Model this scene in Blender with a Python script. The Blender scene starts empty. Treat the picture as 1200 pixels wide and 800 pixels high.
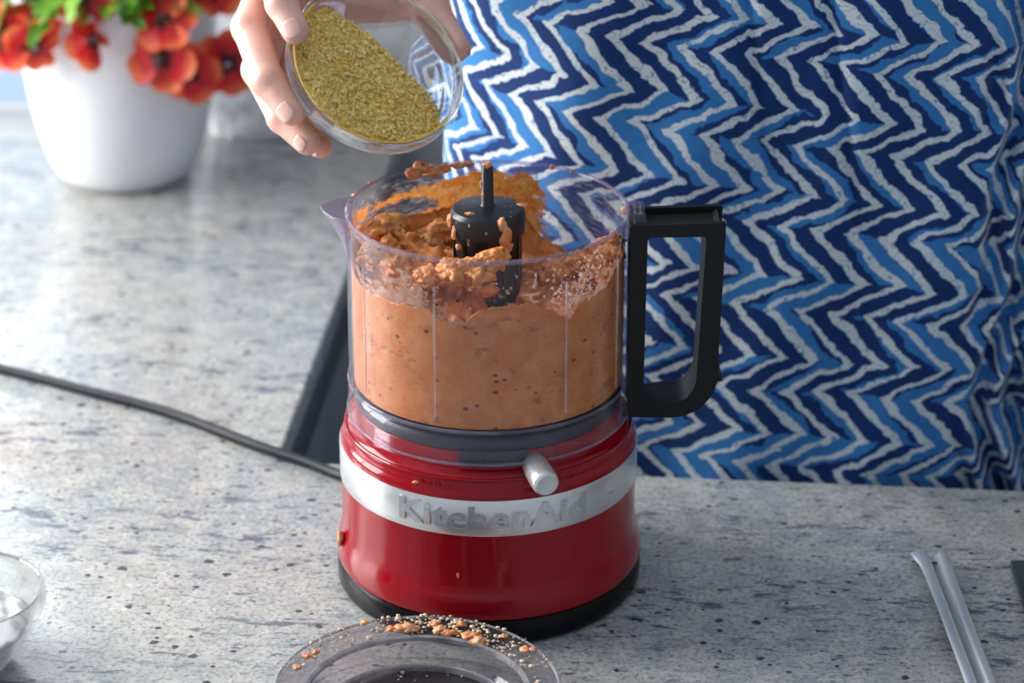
import bpy, bmesh, math, random
import numpy as np
from mathutils import Vector, Matrix, noise
random.seed(7); rng = np.random.default_rng(7)
sc = bpy.context.scene
col = sc.collection
PI = math.pi

# ------------------------------------------------------------------ camera
cam_d = bpy.data.cameras.new('camera'); cam = bpy.data.objects.new('camera', cam_d); col.objects.link(cam)
CR = Vector((.99635, .08542, 0)); CU = Vector((-.03474, .40526, .91355)); CF = Vector((-.07803, .91021, -.40674))
CU = CR.cross(CF).normalized()
m = Matrix((CR, CU, -CF)).transposed().to_4x4(); m.translation = Vector((.12836, -1.33605, .74717))
cam.matrix_world = m
cam_d.lens = 90; cam_d.sensor_width = 36; cam_d.sensor_fit = 'HORIZONTAL'
cam_d.dof.use_dof = True; cam_d.dof.focus_distance = 1.43; cam_d.dof.aperture_fstop = 5.6
cam_d.clip_start = .02
sc.camera = cam

# ------------------------------------------------------------------ world, light, exposure
w = bpy.data.worlds.new('sky'); sc.world = w; w.use_nodes = True
wn = w.node_tree.nodes; wl = w.node_tree.links
bg = wn['Background']
tc = wn.new('ShaderNodeTexCoord'); sx = wn.new('ShaderNodeSeparateXYZ'); rp = wn.new('ShaderNodeValToRGB')
wl.new(tc.outputs['Generated'], sx.inputs[0]); wl.new(sx.outputs['Z'], rp.inputs[0])
rp.color_ramp.elements[0].position = 0; rp.color_ramp.elements[0].color = (.78, .86, 1, 1)
rp.color_ramp.elements[1].position = .6; rp.color_ramp.elements[1].color = (.55, .74, 1, 1)
wl.new(rp.outputs[0], bg.inputs[0]); bg.inputs[1].default_value = .40

def area(name, loc, target, sx_, sy_, energy, color):
    l = bpy.data.lights.new(name, 'AREA'); l.shape = 'RECTANGLE'; l.size = sx_; l.size_y = sy_; l.energy = energy; l.color = color
    o = bpy.data.objects.new(name, l); col.objects.link(o); o.location = loc
    o.rotation_euler = (Vector(target) - Vector(loc)).to_track_quat('-Z', 'Y').to_euler()
    return o
# daylight at the outside of the big window in the left wall, and of the window behind the plant
area('left_window_daylight', (-1.52, .26, .70), (0, .10, .15), 1.0, 1.15, 50, (1, .985, .965))
area('back_window_daylight', (-.80, 1.05, .62), (-.35, .3, .05),  .70, 1.0, 5, (.93, .97, 1))
sc.view_settings.view_transform = 'Standard'; sc.view_settings.look = 'None'
sc.view_settings.gamma = 1; sc.view_settings.use_curve_mapping = False
sc.view_settings.exposure = 0.5
sc.cycles.use_denoising = True
sc.cycles.max_bounces = 14; sc.cycles.transmission_bounces = 12; sc.cycles.transparent_max_bounces = 16
sc.cycles.caustics_reflective = False; sc.cycles.sample_clamp_indirect = 6

# ------------------------------------------------------------------ material helpers
class NT:
    def __init__(s, name):
        s.m = bpy.data.materials.new(name); s.m.use_nodes = True; s.t = s.m.node_tree; s.n = s.t.nodes; s.p = s.n['Principled BSDF']; s.out = s.n['Material Output']
    def link(s, a, b): s.t.links.new(a, b)
    def node(s, t, **kw):
        n = s.n.new(t)
        for k, v in kw.items(): setattr(n, k, v)
        return n
    def setin(s, sock, v):
        if hasattr(v, 'is_linked') or hasattr(v, 'links'): s.link(v, sock)
        else: sock.default_value = v
    def math(s, op, a, b=0., c=0.):
        n = s.node('ShaderNodeMath', operation=op)
        s.setin(n.inputs[0], a); s.setin(n.inputs[1], b); s.setin(n.inputs[2], c)
        return n.outputs[0]
    def mix(s, f, a, b, blend='MIX'):
        n = s.node('ShaderNodeMix', data_type='RGBA', blend_type=blend)
        s.setin(n.inputs[0], f)
        for i, v in ((6, a), (7, b)):
            s.setin(n.inputs[i], (*v, 1) if isinstance(v, tuple) and len(v) == 3 else v)
        return n.outputs[2]
    def coord(s, kind='Object', scale=(1, 1, 1), rot=(0, 0, 0)):
        t = s.node('ShaderNodeTexCoord'); mp = s.node('ShaderNodeMapping')
        s.link(t.outputs[kind], mp.inputs[0]); mp.inputs['Scale'].default_value = scale; mp.inputs['Rotation'].default_value = rot
        return mp.outputs[0]
    def noise(s, vec, scale, detail=3, rough=.55, dim='3D'):
        n = s.node('ShaderNodeTexNoise', noise_dimensions=dim); s.link(vec, n.inputs['Vector'])
        n.inputs['Scale'].default_value = scale; n.inputs['Detail'].default_value = detail; n.inputs['Roughness'].default_value = rough
        return n.outputs['Fac']
    def vor(s, vec, scale, feature='F1'):
        n = s.node('ShaderNodeTexVoronoi', feature=feature); s.link(vec, n.inputs['Vector']); n.inputs['Scale'].default_value = scale
        return n
    def step(s, v, a, b):   # smooth ramp 0..1 from a to b
        n = s.node('ShaderNodeMapRange', interpolation_type='SMOOTHSTEP'); s.setin(n.inputs[0], v)
        n.inputs[1].default_value = a; n.inputs[2].default_value = b
        return n.outputs[0]
    def bump(s, h, strength=.3, dist=.001):
        b = s.node('ShaderNodeBump'); b.inputs['Strength'].default_value = strength; b.inputs['Distance'].default_value = dist
        s.link(h, b.inputs['Height']); s.link(b.outputs[0], s.p.inputs['Normal'])
    def set(s, **kw):
        for k, v in kw.items():
            sock = s.p.inputs[k.replace('_', ' ')]
            s.setin(sock, (*v, 1) if isinstance(v, tuple) and len(v) == 3 and sock.type == 'RGBA' else v)
        return s.m

def plain(name, c, rough=.5, metal=0, coat=0, var=.06, **kw):
    t = NT(name); v = t.coord(); f = t.noise(v, 60, 3)
    a = tuple(max(0, x * (1 - var)) for x in c); b = tuple(min(1, x * (1 + var)) for x in c)
    t.set(Base_Color=t.mix(f, a, b), Roughness=rough, Metallic=metal)
    if coat: t.set(Coat_Weight=coat, Coat_Roughness=.04)
    if kw: t.set(**kw)
    return t.m

def clear(name, tint=(.96, .955, .975), haze=.04, hazec=(.75, .72, .8), rough=.04):
    """thin clear plastic wall: see-through, with a Fresnel sheen and a little haze"""
    t = NT(name); t.n.remove(t.p)
    tr = t.node('ShaderNodeBsdfTransparent'); tr.inputs[0].default_value = (*tint, 1)
    df = t.node('ShaderNodeBsdfDiffuse'); df.inputs[0].default_value = (*hazec, 1)
    gl = t.node('ShaderNodeBsdfGlossy'); gl.inputs['Roughness'].default_value = rough
    lw = t.node('ShaderNodeLayerWeight'); lw.inputs[0].default_value = .5
    fr = t.math('MULTIPLY_ADD', t.math('POWER', lw.outputs['Facing'], 4.), .55, .022)
    v = t.coord(); f = t.step(t.noise(v, 45, 4), .3, .8)
    m1 = t.node('ShaderNodeMixShader'); t.link(t.math('MULTIPLY_ADD', f, haze, haze * .5), m1.inputs[0]); t.link(tr.outputs[0], m1.inputs[1]); t.link(df.outputs[0], m1.inputs[2])
    m2 = t.node('ShaderNodeMixShader'); t.link(fr, m2.inputs[0]); t.link(m1.outputs[0], m2.inputs[1]); t.link(gl.outputs[0], m2.inputs[2])
    t.link(m2.outputs[0], t.out.inputs[0])
    return t.m

def glass(name, tint=(.97, .985, .985), rough=.0):
    t = NT(name); f = t.noise(t.coord(), 30, 2)
    t.set(Base_Color=t.mix(f, tint, tuple(min(1, x * 1.015) for x in tint)), Roughness=rough, IOR=1.45, Transmission_Weight=1.)
    tr = t.node('ShaderNodeBsdfTransparent'); tr.inputs[0].default_value = (*tint, 1); mx = t.node('ShaderNodeMixShader'); mx.inputs[0].default_value = .3
    t.link(t.p.outputs[0], mx.inputs[1]); t.link(tr.outputs[0], mx.inputs[2]); t.link(mx.outputs[0], t.out.inputs[0])
    return t.m

# ------------------------------------------------------------------ mesh helpers
def link_mesh(name, me, mat, parent=None, smooth=True):
    o = bpy.data.objects.new(name, me); col.objects.link(o)
    if mat: me.materials.append(mat)
    if smooth: me.polygons.foreach_set('use_smooth', [True] * len(me.polygons))
    if parent: o.parent = parent
    return o
def put(name, verts, faces, mat, parent=None, smooth=True, sharp=None):
    me = bpy.data.meshes.new(name); me.from_pydata([tuple(map(float, v)) for v in verts], [], faces); me.update()
    o = link_mesh(name, me, mat, parent, smooth)
    if sharp and smooth: me.set_sharp_from_angle(angle=math.radians(sharp))
    return o
def put_bm(name, bm, mat, parent=None, smooth=True, sharp=35, bevel=0, segs=2):
    bmesh.ops.recalc_face_normals(bm, faces=bm.faces)
    if bevel: bmesh.ops.bevel(bm, geom=[e for e in bm.edges if len(e.link_faces) == 2 and e.calc_face_angle(0) > .5], offset=bevel, segments=segs, profile=.5, affect='EDGES')
    me = bpy.data.meshes.new(name); bm.to_mesh(me); bm.free()
    o = link_mesh(name, me, mat, parent, smooth)
    if smooth and sharp: me.set_sharp_from_angle(angle=math.radians(sharp))
    return o
def lathe(name, prof, mat, parent=None, seg=128, closed=False, sharp=40, arc=None):
    v, f = [], []; n = len(prof)
    for i in range(seg):
        a = 2 * PI * i / seg
        for r, z in prof: v.append((r * math.cos(a), r * math.sin(a), z))
    for i in range(seg):
        j = (i + 1) % seg
        for k in range(n if closed else n - 1):
            l = (k + 1) % n
            f.append((i * n + k, j * n + k, j * n + l, i * n + l))
    o = put(name, v, f, mat, parent)
    bm = bmesh.new(); bm.from_mesh(o.data); bmesh.ops.remove_doubles(bm, verts=bm.verts, dist=1e-6); bmesh.ops.recalc_face_normals(bm, faces=bm.faces); bm.to_mesh(o.data); bm.free()
    o.data.set_sharp_from_angle(angle=math.radians(sharp))
    return o
def box_bm(bm, lo, hi, mtx=None):
    r = bmesh.ops.create_cube(bm, size=1)
    c = [(a + b) / 2 for a, b in zip(lo, hi)]; s = [b - a for a, b in zip(lo, hi)]
    M = Matrix.Translation(c) @ Matrix.Diagonal((*s, 1))
    if mtx: M = mtx @ M
    bmesh.ops.transform(bm, matrix=M, verts=r['verts']); return r['verts']
def box(name, lo, hi, mat, parent=None, bevel=.001):
    bm = bmesh.new(); box_bm(bm, lo, hi); return put_bm(name, bm, mat, parent, bevel=bevel)
def spline(pts, n):
    pts = [Vector(p) for p in pts]; out = []
    P = [2 * pts[0] - pts[1]] + pts + [2 * pts[-1] - pts[-2]]
    for i in range(1, len(P) - 2):
        for k in range(n):
            t = k / n
            out.append(.5 * ((2 * P[i]) + (P[i + 1] - P[i - 1]) * t + (2 * P[i - 1] - 5 * P[i] + 4 * P[i + 1] - P[i + 2]) * t * t + (3 * P[i] - P[i - 1] - 3 * P[i + 1] + P[i + 2]) * t ** 3))
    out.append(pts[-1]); return out
def tube(name, pts, rad, mat, parent=None, seg=14):
    v, f = [], []; n = len(pts); up = Vector((0, 0, 1))
    for i, p in enumerate(pts):
        d = (pts[min(i + 1, n - 1)] - pts[max(i - 1, 0)]).normalized()
        a = d.cross(up); a = a.normalized() if a.length > 1e-4 else Vector((1, 0, 0)); b = a.cross(d)
        r = rad(i / (n - 1)) if callable(rad) else rad
        for k in range(seg):
            t = 2 * PI * k / seg; v.append(p + a * (r * math.cos(t)) + b * (r * math.sin(t)))
    for i in range(n - 1):
        for k in range(seg):
            l = (k + 1) % seg; f.append((i * seg + k, i * seg + l, (i + 1) * seg + l, (i + 1) * seg + k))
    f.append(tuple(range(seg - 1, -1, -1))); f.append(tuple(range((n - 1) * seg, n * seg)))
    return put(name, v, f, mat, parent, sharp=50)
def thing(name, label, cat, loc=(0, 0, 0), rotz=0, group=None):
    o = bpy.data.objects.new(name, None); col.objects.link(o); o.location = loc; o.rotation_euler = (0, 0, rotz); o.empty_display_size = .02
    return tag(o, label, cat, group)
def tag(o, label, cat, group=None):
    o['label'] = label; o['category'] = cat
    if group: o['group'] = group
    return o
def struct(o): o['kind'] = 'structure'; return o
def fbm(p, sc_=1., oct_=4):
    p = Vector(p) * sc_; s = 0; a = .5
    for _ in range(oct_): s += a * noise.noise(p); p = p * 2.03; a *= .5
    return s
# signed-distance modelling: surface nets
def surface_nets(F, lo, h):
    S = F < 0; nx, ny, nz = F.shape
    c = [(i, j, k) for i in (0, 1) for j in (0, 1) for k in (0, 1)]
    sl = lambda A, q: A[q[0]:nx - 1 + q[0], q[1]:ny - 1 + q[1], q[2]:nz - 1 + q[2]]
    cnt = sum(sl(S, q).astype(np.int8) for q in c); act = (cnt > 0) & (cnt < 8)
    idx = np.full(act.shape, -1, int); I = np.argwhere(act); idx[act] = np.arange(len(I))
    V = np.zeros((len(I), 3)); W = np.zeros(len(I))
    fv = {q: F[I[:, 0] + q[0], I[:, 1] + q[1], I[:, 2] + q[2]] for q in c}
    for q in c:
        for ax in range(3):
            if q[ax]: continue
            r = list(q); r[ax] = 1; r = tuple(r); a, b = fv[q], fv[r]; x = (a < 0) != (b < 0)
            t = np.where(x, a / np.where(a == b, 1, a - b), 0)
            p = np.tile(np.array(q, float), (len(I), 1)); p[:, ax] += t
            V += p * x[:, None]; W += x
    V = (V / W[:, None] + I) * h + lo
    faces = []
    for ax in range(3):
        u, v = (ax + 1) % 3, (ax + 2) % 3
        q = [slice(1, -1)] * 3; q2 = list(q); q[ax] = slice(0, -1); q2[ax] = slice(1, None)
        A, B = S[tuple(q)], S[tuple(q2)]
        for sgn in (True, False):
            E = np.argwhere((A & ~B) if sgn else (~A & B))
            if not len(E): continue
            E[:, u] += 1; E[:, v] += 1
            def cell(du, dv):
                e = E.copy(); e[:, u] -= du; e[:, v] -= dv; return idx[e[:, 0], e[:, 1], e[:, 2]]
            qd = np.stack([cell(1, 1), cell(0, 1), cell(0, 0), cell(1, 0)], 1)
            faces.append(qd if sgn else qd[:, ::-1])
    return V, np.concatenate(faces)
def smin(a, b, k):
    hh = np.clip(.5 + .5 * (b - a) / k, 0, 1); return b * (1 - hh) + a * hh - k * hh * (1 - hh)
def capsule(X, a, b, ra, rb):
    a = np.array(a, np.float32); b = np.array(b, np.float32); ba = b - a; L = float(ba @ ba)
    pa = X - a; t = np.clip((pa @ ba) / L, 0, 1)
    return np.linalg.norm(pa - t[..., None] * ba, axis=-1) - (ra + (rb - ra) * t)
def grid(lo, hi, h):
    ax = [np.arange(l, u, h, dtype=np.float32) for l, u in zip(lo, hi)]
    return np.stack(np.meshgrid(*ax, indexing='ij'), -1)

# ------------------------------------------------------------------ materials
def granite():
    t = NT('granite'); v = t.coord()
    vs = t.coord(scale=(.32, 1, 1), rot=(0, 0, math.radians(-8)))
    big = t.noise(v, 7, 3); mid = t.noise(v, 45, 5, .65); fine = t.noise(v, 330, 4, .7)
    c = t.mix(t.step(big, .35, .65), (.45, .44, .405), (.37, .405, .43))
    c = t.mix(t.step(mid, .38, .68), c, (.57, .56, .525))
    c = t.mix(t.math('MULTIPLY', t.step(fine, .49, .63), .72), c, (.17, .18, .20))
    c = t.mix(t.math('MULTIPLY', t.step(t.noise(t.coord(scale=(1.1, 1, 1)), 210, 3), .56, .66), .5), c, (.70, .69, .66))
    # warm rusty tint patches
    c = t.mix(t.math('MULTIPLY', t.step(t.noise(v, 16, 3), .58, .75), .35), c, (.56, .46, .38))
    # blue-grey streaks along the slab
    st = t.math('MULTIPLY', t.step(t.noise(vs, 100, 6, .78), .52, .60), t.step(t.noise(vs, 14, 3), .47, .58))
    c = t.mix(t.math('MULTIPLY', st, .9), c, (.075, .09, .15))
    st2 = t.math('MULTIPLY', t.step(t.noise(vs, 170, 5, .75), .56, .61), t.step(t.noise(v, 24, 2), .40, .58))
    c = t.mix(t.math('MULTIPLY', st2, .8), c, (.06, .065, .09))
    # brown-black garnet spots of uneven size
    wv = t.node('ShaderNodeVectorMath', operation='ADD'); t.link(t.coord(scale=(.85, 1, 1)), wv.inputs[0])
    nz = t.node('ShaderNodeTexNoise'); t.link(v, nz.inputs['Vector']); nz.inputs['Scale'].default_value = 260
    sc1 = t.node('ShaderNodeVectorMath', operation='SCALE'); t.link(nz.outputs['Color'], sc1.inputs[0]); sc1.inputs['Scale'].default_value = .0028
    t.link(sc1.outputs[0], wv.inputs[1])
    for scale, keep, rad in ((72, .48, .19), (125, .62, .21)):
        vo = t.vor(wv.outputs[0], scale); sep = t.node('ShaderNodeSeparateColor'); t.link(vo.outputs['Color'], sep.inputs[0])
        r_ = t.math('MULTIPLY_ADD', sep.outputs[1], rad * .75, rad * .5)
        mk = t.math('MULTIPLY', t.math('GREATER_THAN', sep.outputs[0], keep), t.step(t.math('SUBTRACT', r_, vo.outputs['Distance']), 0, .06))
        c = t.mix(t.math('MULTIPLY', mk, .93), c, t.mix(sep.outputs[2], (.035, .022, .02), (.10, .045, .035)))
    t.set(Base_Color=c, Roughness=t.math('MULTIPLY_ADD', mid, .12, .16), Coat_Weight=.15, Coat_Roughness=.08)
    t.bump(fine, .05, .0004)
    return t.m
M_granite = granite()

def chevron():
    """indigo block print: nested zigzag stripes, uv in metres"""
    t = NT('indigo_block_print'); tcn = t.node('ShaderNodeTexCoord'); uv = tcn.outputs['UV']
    # wobble
    nz = t.node('ShaderNodeTexNoise'); t.link(uv, nz.inputs['Vector']); nz.inputs['Scale'].default_value = 55; nz.inputs['Detail'].default_value = 3
    n2 = t.node('ShaderNodeTexNoise'); t.link(uv, n2.inputs['Vector']); n2.inputs['Scale'].default_value = 320; n2.inputs['Detail'].default_value = 2
    def off(n, s):
        a = t.node('ShaderNodeVectorMath', operation='SUBTRACT'); t.link(n.outputs['Color'], a.inputs[0]); a.inputs[1].default_value = (.5, .5, .5)
        b = t.node('ShaderNodeVectorMath', operation='SCALE'); t.link(a.outputs[0], b.inputs[0]); b.inputs['Scale'].default_value = s; return b.outputs[0]
    ad = t.node('ShaderNodeVectorMath', operation='ADD'); t.link(uv, ad.inputs[0]); t.link(off(nz, .012), ad.inputs[1])
    ad2 = t.node('ShaderNodeVectorMath', operation='ADD'); t.link(ad.outputs[0], ad2.inputs[0]); t.link(off(n2, .0019), ad2.inputs[1])
    sp = t.node('ShaderNodeSeparateXYZ'); t.link(ad2.outputs[0], sp.inputs[0])
    x, y = sp.outputs[0], sp.outputs[1]
    yp = t.math('MULTIPLY_ADD', x, .10, y)                       # rows climb slightly
    ph = t.math('DIVIDE', yp, .0545); seg = t.math('FLOOR', ph); fr = t.math('FRACT', ph)
    # from the left tip downwards: long steep run to the right, then shallow run back
    up = t.math('DIVIDE', fr, .40); dn = t.math('DIVIDE', t.math('SUBTRACT', 1., fr), .60)
    tri = t.math('MINIMUM', up, dn)
    back = t.math('LESS_THAN', fr, .40)
    xs = t.math('SUBTRACT', t.math('SUBTRACT', x, t.math('MULTIPLY', tri, .037)), t.math('MULTIPLY', yp, .13))
    cell = t.math('DIVIDE', xs, .0212); ci = t.math('FLOOR', cell); cf = t.math('FRACT', cell)
    def hsh(o1):
        wnz = t.node('ShaderNodeTexWhiteNoise', noise_dimensions='1D')
        t.link(t.math('ADD', t.math('MULTIPLY_ADD', ci, 3.17, o1), t.math('MULTIPLY', t.math('ADD', seg, t.math('MULTIPLY', back, .5)), 0.731)), wnz.inputs['W']); return wnz.outputs['Value']
    h1, h2, h3 = hsh(.3), hsh(7.9), hsh(15.1)
    odd = t.math('GREATER_THAN', t.math('FRACT', t.math('MULTIPLY', ci, .5)), .25)
    navy, blue, lite = (.003, .023, .125), (.028, .18, .50), (.060, .27, .62)
    white = (.76, .84, .86)
    mott = t.noise(uv, 130, 4)
    bluec = t.mix(mott, blue, lite); navyc = t.mix(t.noise(uv, 60, 4), navy, (.014, .055, .21))
    # alternate dark and mid blue between the white lines, with block-print irregularity
    isblue = t.math('GREATER_THAN', t.math('ADD', t.math('MULTIPLY', odd, .60), h1), .97)
    split = t.math('MULTIPLY_ADD', h2, .45, .45)
    later = t.math('GREATER_THAN', t.math('MULTIPLY_ADD', t.math('SUBTRACT', t.noise(uv, 38, 3), .5), 1.5, cf), split)
    isb = t.math('ABSOLUTE', t.math('SUBTRACT', isblue, t.math('MULTIPLY', later, t.math('GREATER_THAN', h3, .52))))
    c = t.mix(isb, navyc, bluec)
    wid = t.math('ADD', t.math('MULTIPLY_ADD', h2, .10, .295), t.math('MULTIPLY', t.math('SUBTRACT', t.noise(uv, 90, 2), .5), .30))
    wm = t.math('MULTIPLY', t.step(cf, .0, .035), t.math('SUBTRACT', 1., t.step(t.math('SUBTRACT', cf, wid), -.015, .02)))
    # crackle across the white line
    cr = t.math('FRACT', t.math('ADD', t.math('DIVIDE', y, .0062), t.math('MULTIPLY', t.noise(uv, 75, 2), 6.)))
    crk = t.math('MULTIPLY', t.math('LESS_THAN', cr, .11), t.math('GREATER_THAN', t.noise(uv, 420, 2), .40))
    spk = t.math('GREATER_THAN', t.noise(uv, 520, 2), .70)
    wc = t.mix(t.math('MULTIPLY', t.math('MAXIMUM', crk, spk), .8), white, (.07, .20, .42))
    c = t.mix(wm, c, wc)
    # wax drips: some blue blots
    wv = t.noise(uv, 900, 2)
    t.set(Base_Color=t.mix(t.math('MULTIPLY', wv, .16), c, (.02, .06, .16)), Roughness=.85, Specular_IOR_Level=.15, Sheen_Weight=.15)
    t.bump(t.noise(uv, 2200, 2), .12, .0004)
    return t.m
M_cloth = chevron()

def skin_mat():
    t = NT('skin'); v = t.coord()
    c = t.mix(t.step(t.noise(v, 28, 4), .35, .7), (.82, .49, .40), (.72, .34, .28))
    c = t.mix(t.math('MULTIPLY', t.noise(v, 240, 3), .25), c, (.86, .58, .48))
    t.set(Base_Color=c, Roughness=.42, Subsurface_Weight=.18, Subsurface_Radius=(.012, .004, .002), Subsurface_Scale=.5)
    vo = t.vor(t.coord(scale=(1, 1, 1)), 900); t.bump(t.math('ADD', vo.outputs['Distance'], t.noise(v, 160, 4)), .18, .0006)
    return t.m
M_skin = skin_mat()
M_nail = plain('fingernail', (.80, .47, .40), .22, coat=.4, var=.03)
M_red = plain('red_enamel', (.30, .0012, .008), .2, coat=.45, var=.04, Specular_IOR_Level=.12)
M_black = plain('black_plastic', (.007, .007, .008), .5, Specular_IOR_Level=.3)
M_blackgloss = plain('black_rubber', (.006, .006, .007), .25, Specular_IOR_Level=.12)
M_cord = plain('dark_cord', (.012, .014, .02), .42, Specular_IOR_Level=.25)
M_grey = plain('dark_grey_plastic', (.030, .032, .042), .4)
M_lever = plain('satin_silver_lever', (.70, .70, .71), .3, .55)
def brushed(name, c, rough=.27, scale=(1, 1, 900)):
    t = NT(name); f = t.noise(t.coord(scale=scale), 3, 3)
    t.set(Base_Color=t.mix(f, tuple(x * .9 for x in c), c), Metallic=.9, Roughness=t.math('MULTIPLY_ADD', f, .16, rough - .08)); t.bump(f, .06, .0003); return t.m
M_band = brushed('brushed_aluminium_band', (.86, .86, .86), .3)
M_letter = brushed('raised_letter_aluminium', (.66, .67, .69), .2, (40, 40, 40))
M_tool = plain('satin_metal', (.80, .82, .86), .32, .6, var=.02)
M_clear = clear('clear_plastic', (.97, .955, .98), .016)
M_clear2 = clear('clear_plastic_skirt', (.86, .84, .89), .06)
M_rim = clear('clear_plastic_edge', (.84, .80, .89), .14, (.66, .58, .70))
M_ribm = clear('clear_rib', (.92, .90, .93), .3, (.85, .78, .78))
M_lid = clear('smoky_lid_plastic', (.90, .89, .90), .03, (.6, .59, .6))
M_glass = glass('clear_glass')
M_white = plain('white_ceramic', (.80, .81, .83), .3, coat=.3, var=.02)
M_wall = plain('grey_plaster', (.50, .51, .53), .8)
M_frame = plain('window_frame_paint', (.36, .47, .66), .5)
M_sill = plain('grey_sill', (.36, .36, .36), .5)
M_cab = plain('blue_grey_lacquer', (.24, .265, .30), .35)
M_floor = plain('grey_floor_tile', (.36, .355, .34), .5)
M_ceil = plain('white_ceiling', (.75, .75, .74), .9)
M_patio = plain('outside_paving', (.22, .22, .20), .9)
M_shadededge = plain('rough_shaded_granite_edge', (.045, .055, .06), .55, var=.4)  # shade on the slab's edge is put into this dark base colour

# ------------------------------------------------------------------ setting
XE, YF, YB = -.151, .1335, .735       # inner corner of the L-shaped worktop
def prism(name, poly, z0, z1, mat, parent=None, bevel=.003):
    bm = bmesh.new(); vs = [bm.verts.new((x, y, z0)) for x, y in poly]; f = bm.faces.new(vs)
    r = bmesh.ops.extrude_face_region(bm, geom=[f]); bmesh.ops.translate(bm, vec=(0, 0, z1 - z0), verts=[q for q in r['geom'] if isinstance(q, bmesh.types.BMVert)])
    return put_bm(name, bm, mat, parent, bevel=bevel)
top = prism('countertop', [(-1.25, -.62), (1.25, -.62), (1.25, YF), (XE, YF), (XE, YB), (-1.25, YB)], -.022, 0, M_granite, bevel=.0025)
tag(top, 'pale speckled granite worktop in an L shape under everything', 'countertop')
edge = prism('edge_strip', [(XE - .004, YF + .001), (XE - .0005, YF + .001), (XE - .0005, YB - .001), (XE - .004, YB - .001)], -.052, -.0225, M_shadededge, top, bevel=.0006)
edge['label'] = 'rough underside edge of the granite, its shade painted in'
# base cabinets: under the front run, under the left run (its dark front shows in the corner)
cab = thing('base_cabinet', 'dark blue-grey base cabinet under the left run of worktop, knob facing the cook', 'cabinet', (-.7, .45, -.9))
def rel(o, p): o.location = (-p[0], -p[1], -p[2])
p0 = (-.7, .45, -.9)
o = box('body', (-1.24, YF + .002, -.82), (XE - .034, YB - .004, -.0225), M_cab, cab); rel(o, p0)
o = box('plinth', (-1.2, YF + .01, -.90), (XE - .07, YB - .01, -.82), M_black, cab); rel(o, p0)
for k, (y0, y1) in enumerate(((.136, .430), (.434, .730))):
    d = box('drawer', (XE - .034, y0, -.205), (XE - .014, y1, -.056), M_cab, cab); rel(d, p0)
    kb = lathe('knob', [(.0, 0), (.007, 0), (.006, .012), (.011, .017), (.012, .022), (.009, .026), (0, .027)], M_blackgloss, d, 32)
    kb.rotation_euler = (0, PI / 2, 0); kb.location = (XE - .014, (y0 + y1) / 2 - (.13 if k == 0 else 0) + .035, -.105)
    d = box('door', (XE - .034, y0, -.81), (XE - .014, y1, -.210), M_cab, cab); rel(d, p0)
cab2 = thing('base_cabinet', 'dark base cabinet under the front run of worktop, beneath the food processor', 'cabinet', (0, -.25, -.9))
o = box('body', (-1.2, -.57, -.82), (1.2, .10, -.0225), M_cab, cab2); rel(o, (0, -.25, -.9))
o = box('plinth', (-1.15, -.52, -.90), (1.15, .06, -.82), M_black, cab2); rel(o, (0, -.25, -.9))
struct(box('floor', (-1.62, -2.4, -.95), (1.8, 1.0, -.90), M_floor, bevel=0))
struct(box('added_ceiling', (-1.62, -1.0, 1.55), (1.8, 1.02, 1.6), M_ceil, bevel=0))  # unseen, added to bounce light and grade it across the scene
# back wall with its window opening
def wall_open(name, axis, pos, thick, a0, a1, z0, z1, oa0, oa1, oz0, oz1, mat):
    bm = bmesh.new()
    for (l0, l1, b0, b1) in ((a0, oa0, z0, z1), (oa1, a1, z0, z1), (oa0, oa1, z0, oz0), (oa0, oa1, oz1, z1)):
        if axis == 'y': box_bm(bm, (l0, pos, b0), (l1, pos + thick, b1))
        else: box_bm(bm, (pos, l0, b0), (pos + thick, l1, b1))
    return struct(put_bm(name, bm, mat, None, False))
wall_open('wall_back', 'y', .82, .12, -1.38, 1.7, -.9, 1.55, -1.2, -.42, -.002, 1.25, M_wall)
wall_open('wall_left', 'x', -1.40, .12, -1.0, .82, -.9, 1.55, -.24, .76, .06, 1.32, M_wall)
struct(box('added_wall_right', (1.7, -1.0, -.9), (1.8, .94, 1.55), M_wall, bevel=0))  # unseen, added so the light falls off towards the right
struct(box('trim_1', (-1.25, YB + .001, -.03), (XE, .819, -.004), M_sill, bevel=.001))
def window(name, axis, pos, a0, a1, z0, z1, rail, mulls, bars, mat, thick=.05):
    """a frame of rails with mullions and panes"""
    bm = bmesh.new()
    def b(l0, l1, b0, b1, t=thick):
        if axis == 'y': box_bm(bm, (l0, pos, b0), (l1, pos + t, b1))
        else: box_bm(bm, (pos, l0, b0), (pos + t, l1, b1))
    b(a0, a1, z0, z0 + rail); b(a0, a1, z1 - rail, z1); b(a0, a0 + rail, z0 + rail, z1 - rail); b(a1 - rail, a1, z0 + rail, z1 - rail)
    for q in mulls: b(q - .014, q + .014, z0 + rail, z1 - rail, thick * .8)
    for q in bars: b(a0 + rail, a1 - rail, q - .012, q + .012, thick * .7)
    o = struct(put_bm(name, bm, mat, None, False))
    es = [a0 + rail] + list(mulls) + [a1 - rail]
    for e0, e1 in zip(es[:-1], es[1:]):
        lo = (e0 + .012, pos + .02, z0 + rail); hi = (e1 - .012, pos + .024, z1 - rail)
        if axis == 'x': lo, hi = (pos + .02, e0 + .012, z0 + rail), (pos + .024, e1 - .012, z1 - rail)
        box('pane', lo, hi, M_pane, o, bevel=0)
    return o
M_pane = clear('window_pane', (.97, .98, .98), .0)
window('window_1', 'y', .835, -1.199, -.421, -.001, 1.249, .038, (-.81,), (), M_frame)
window('window_2', 'x', -1.36, -.239, .759, .061, 1.319, .05, (.26,), (), M_frame)
struct(box('ground', (-3.2, .95, -.35), (1.6, 3.0, -.30), M_patio, bevel=0))

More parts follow.
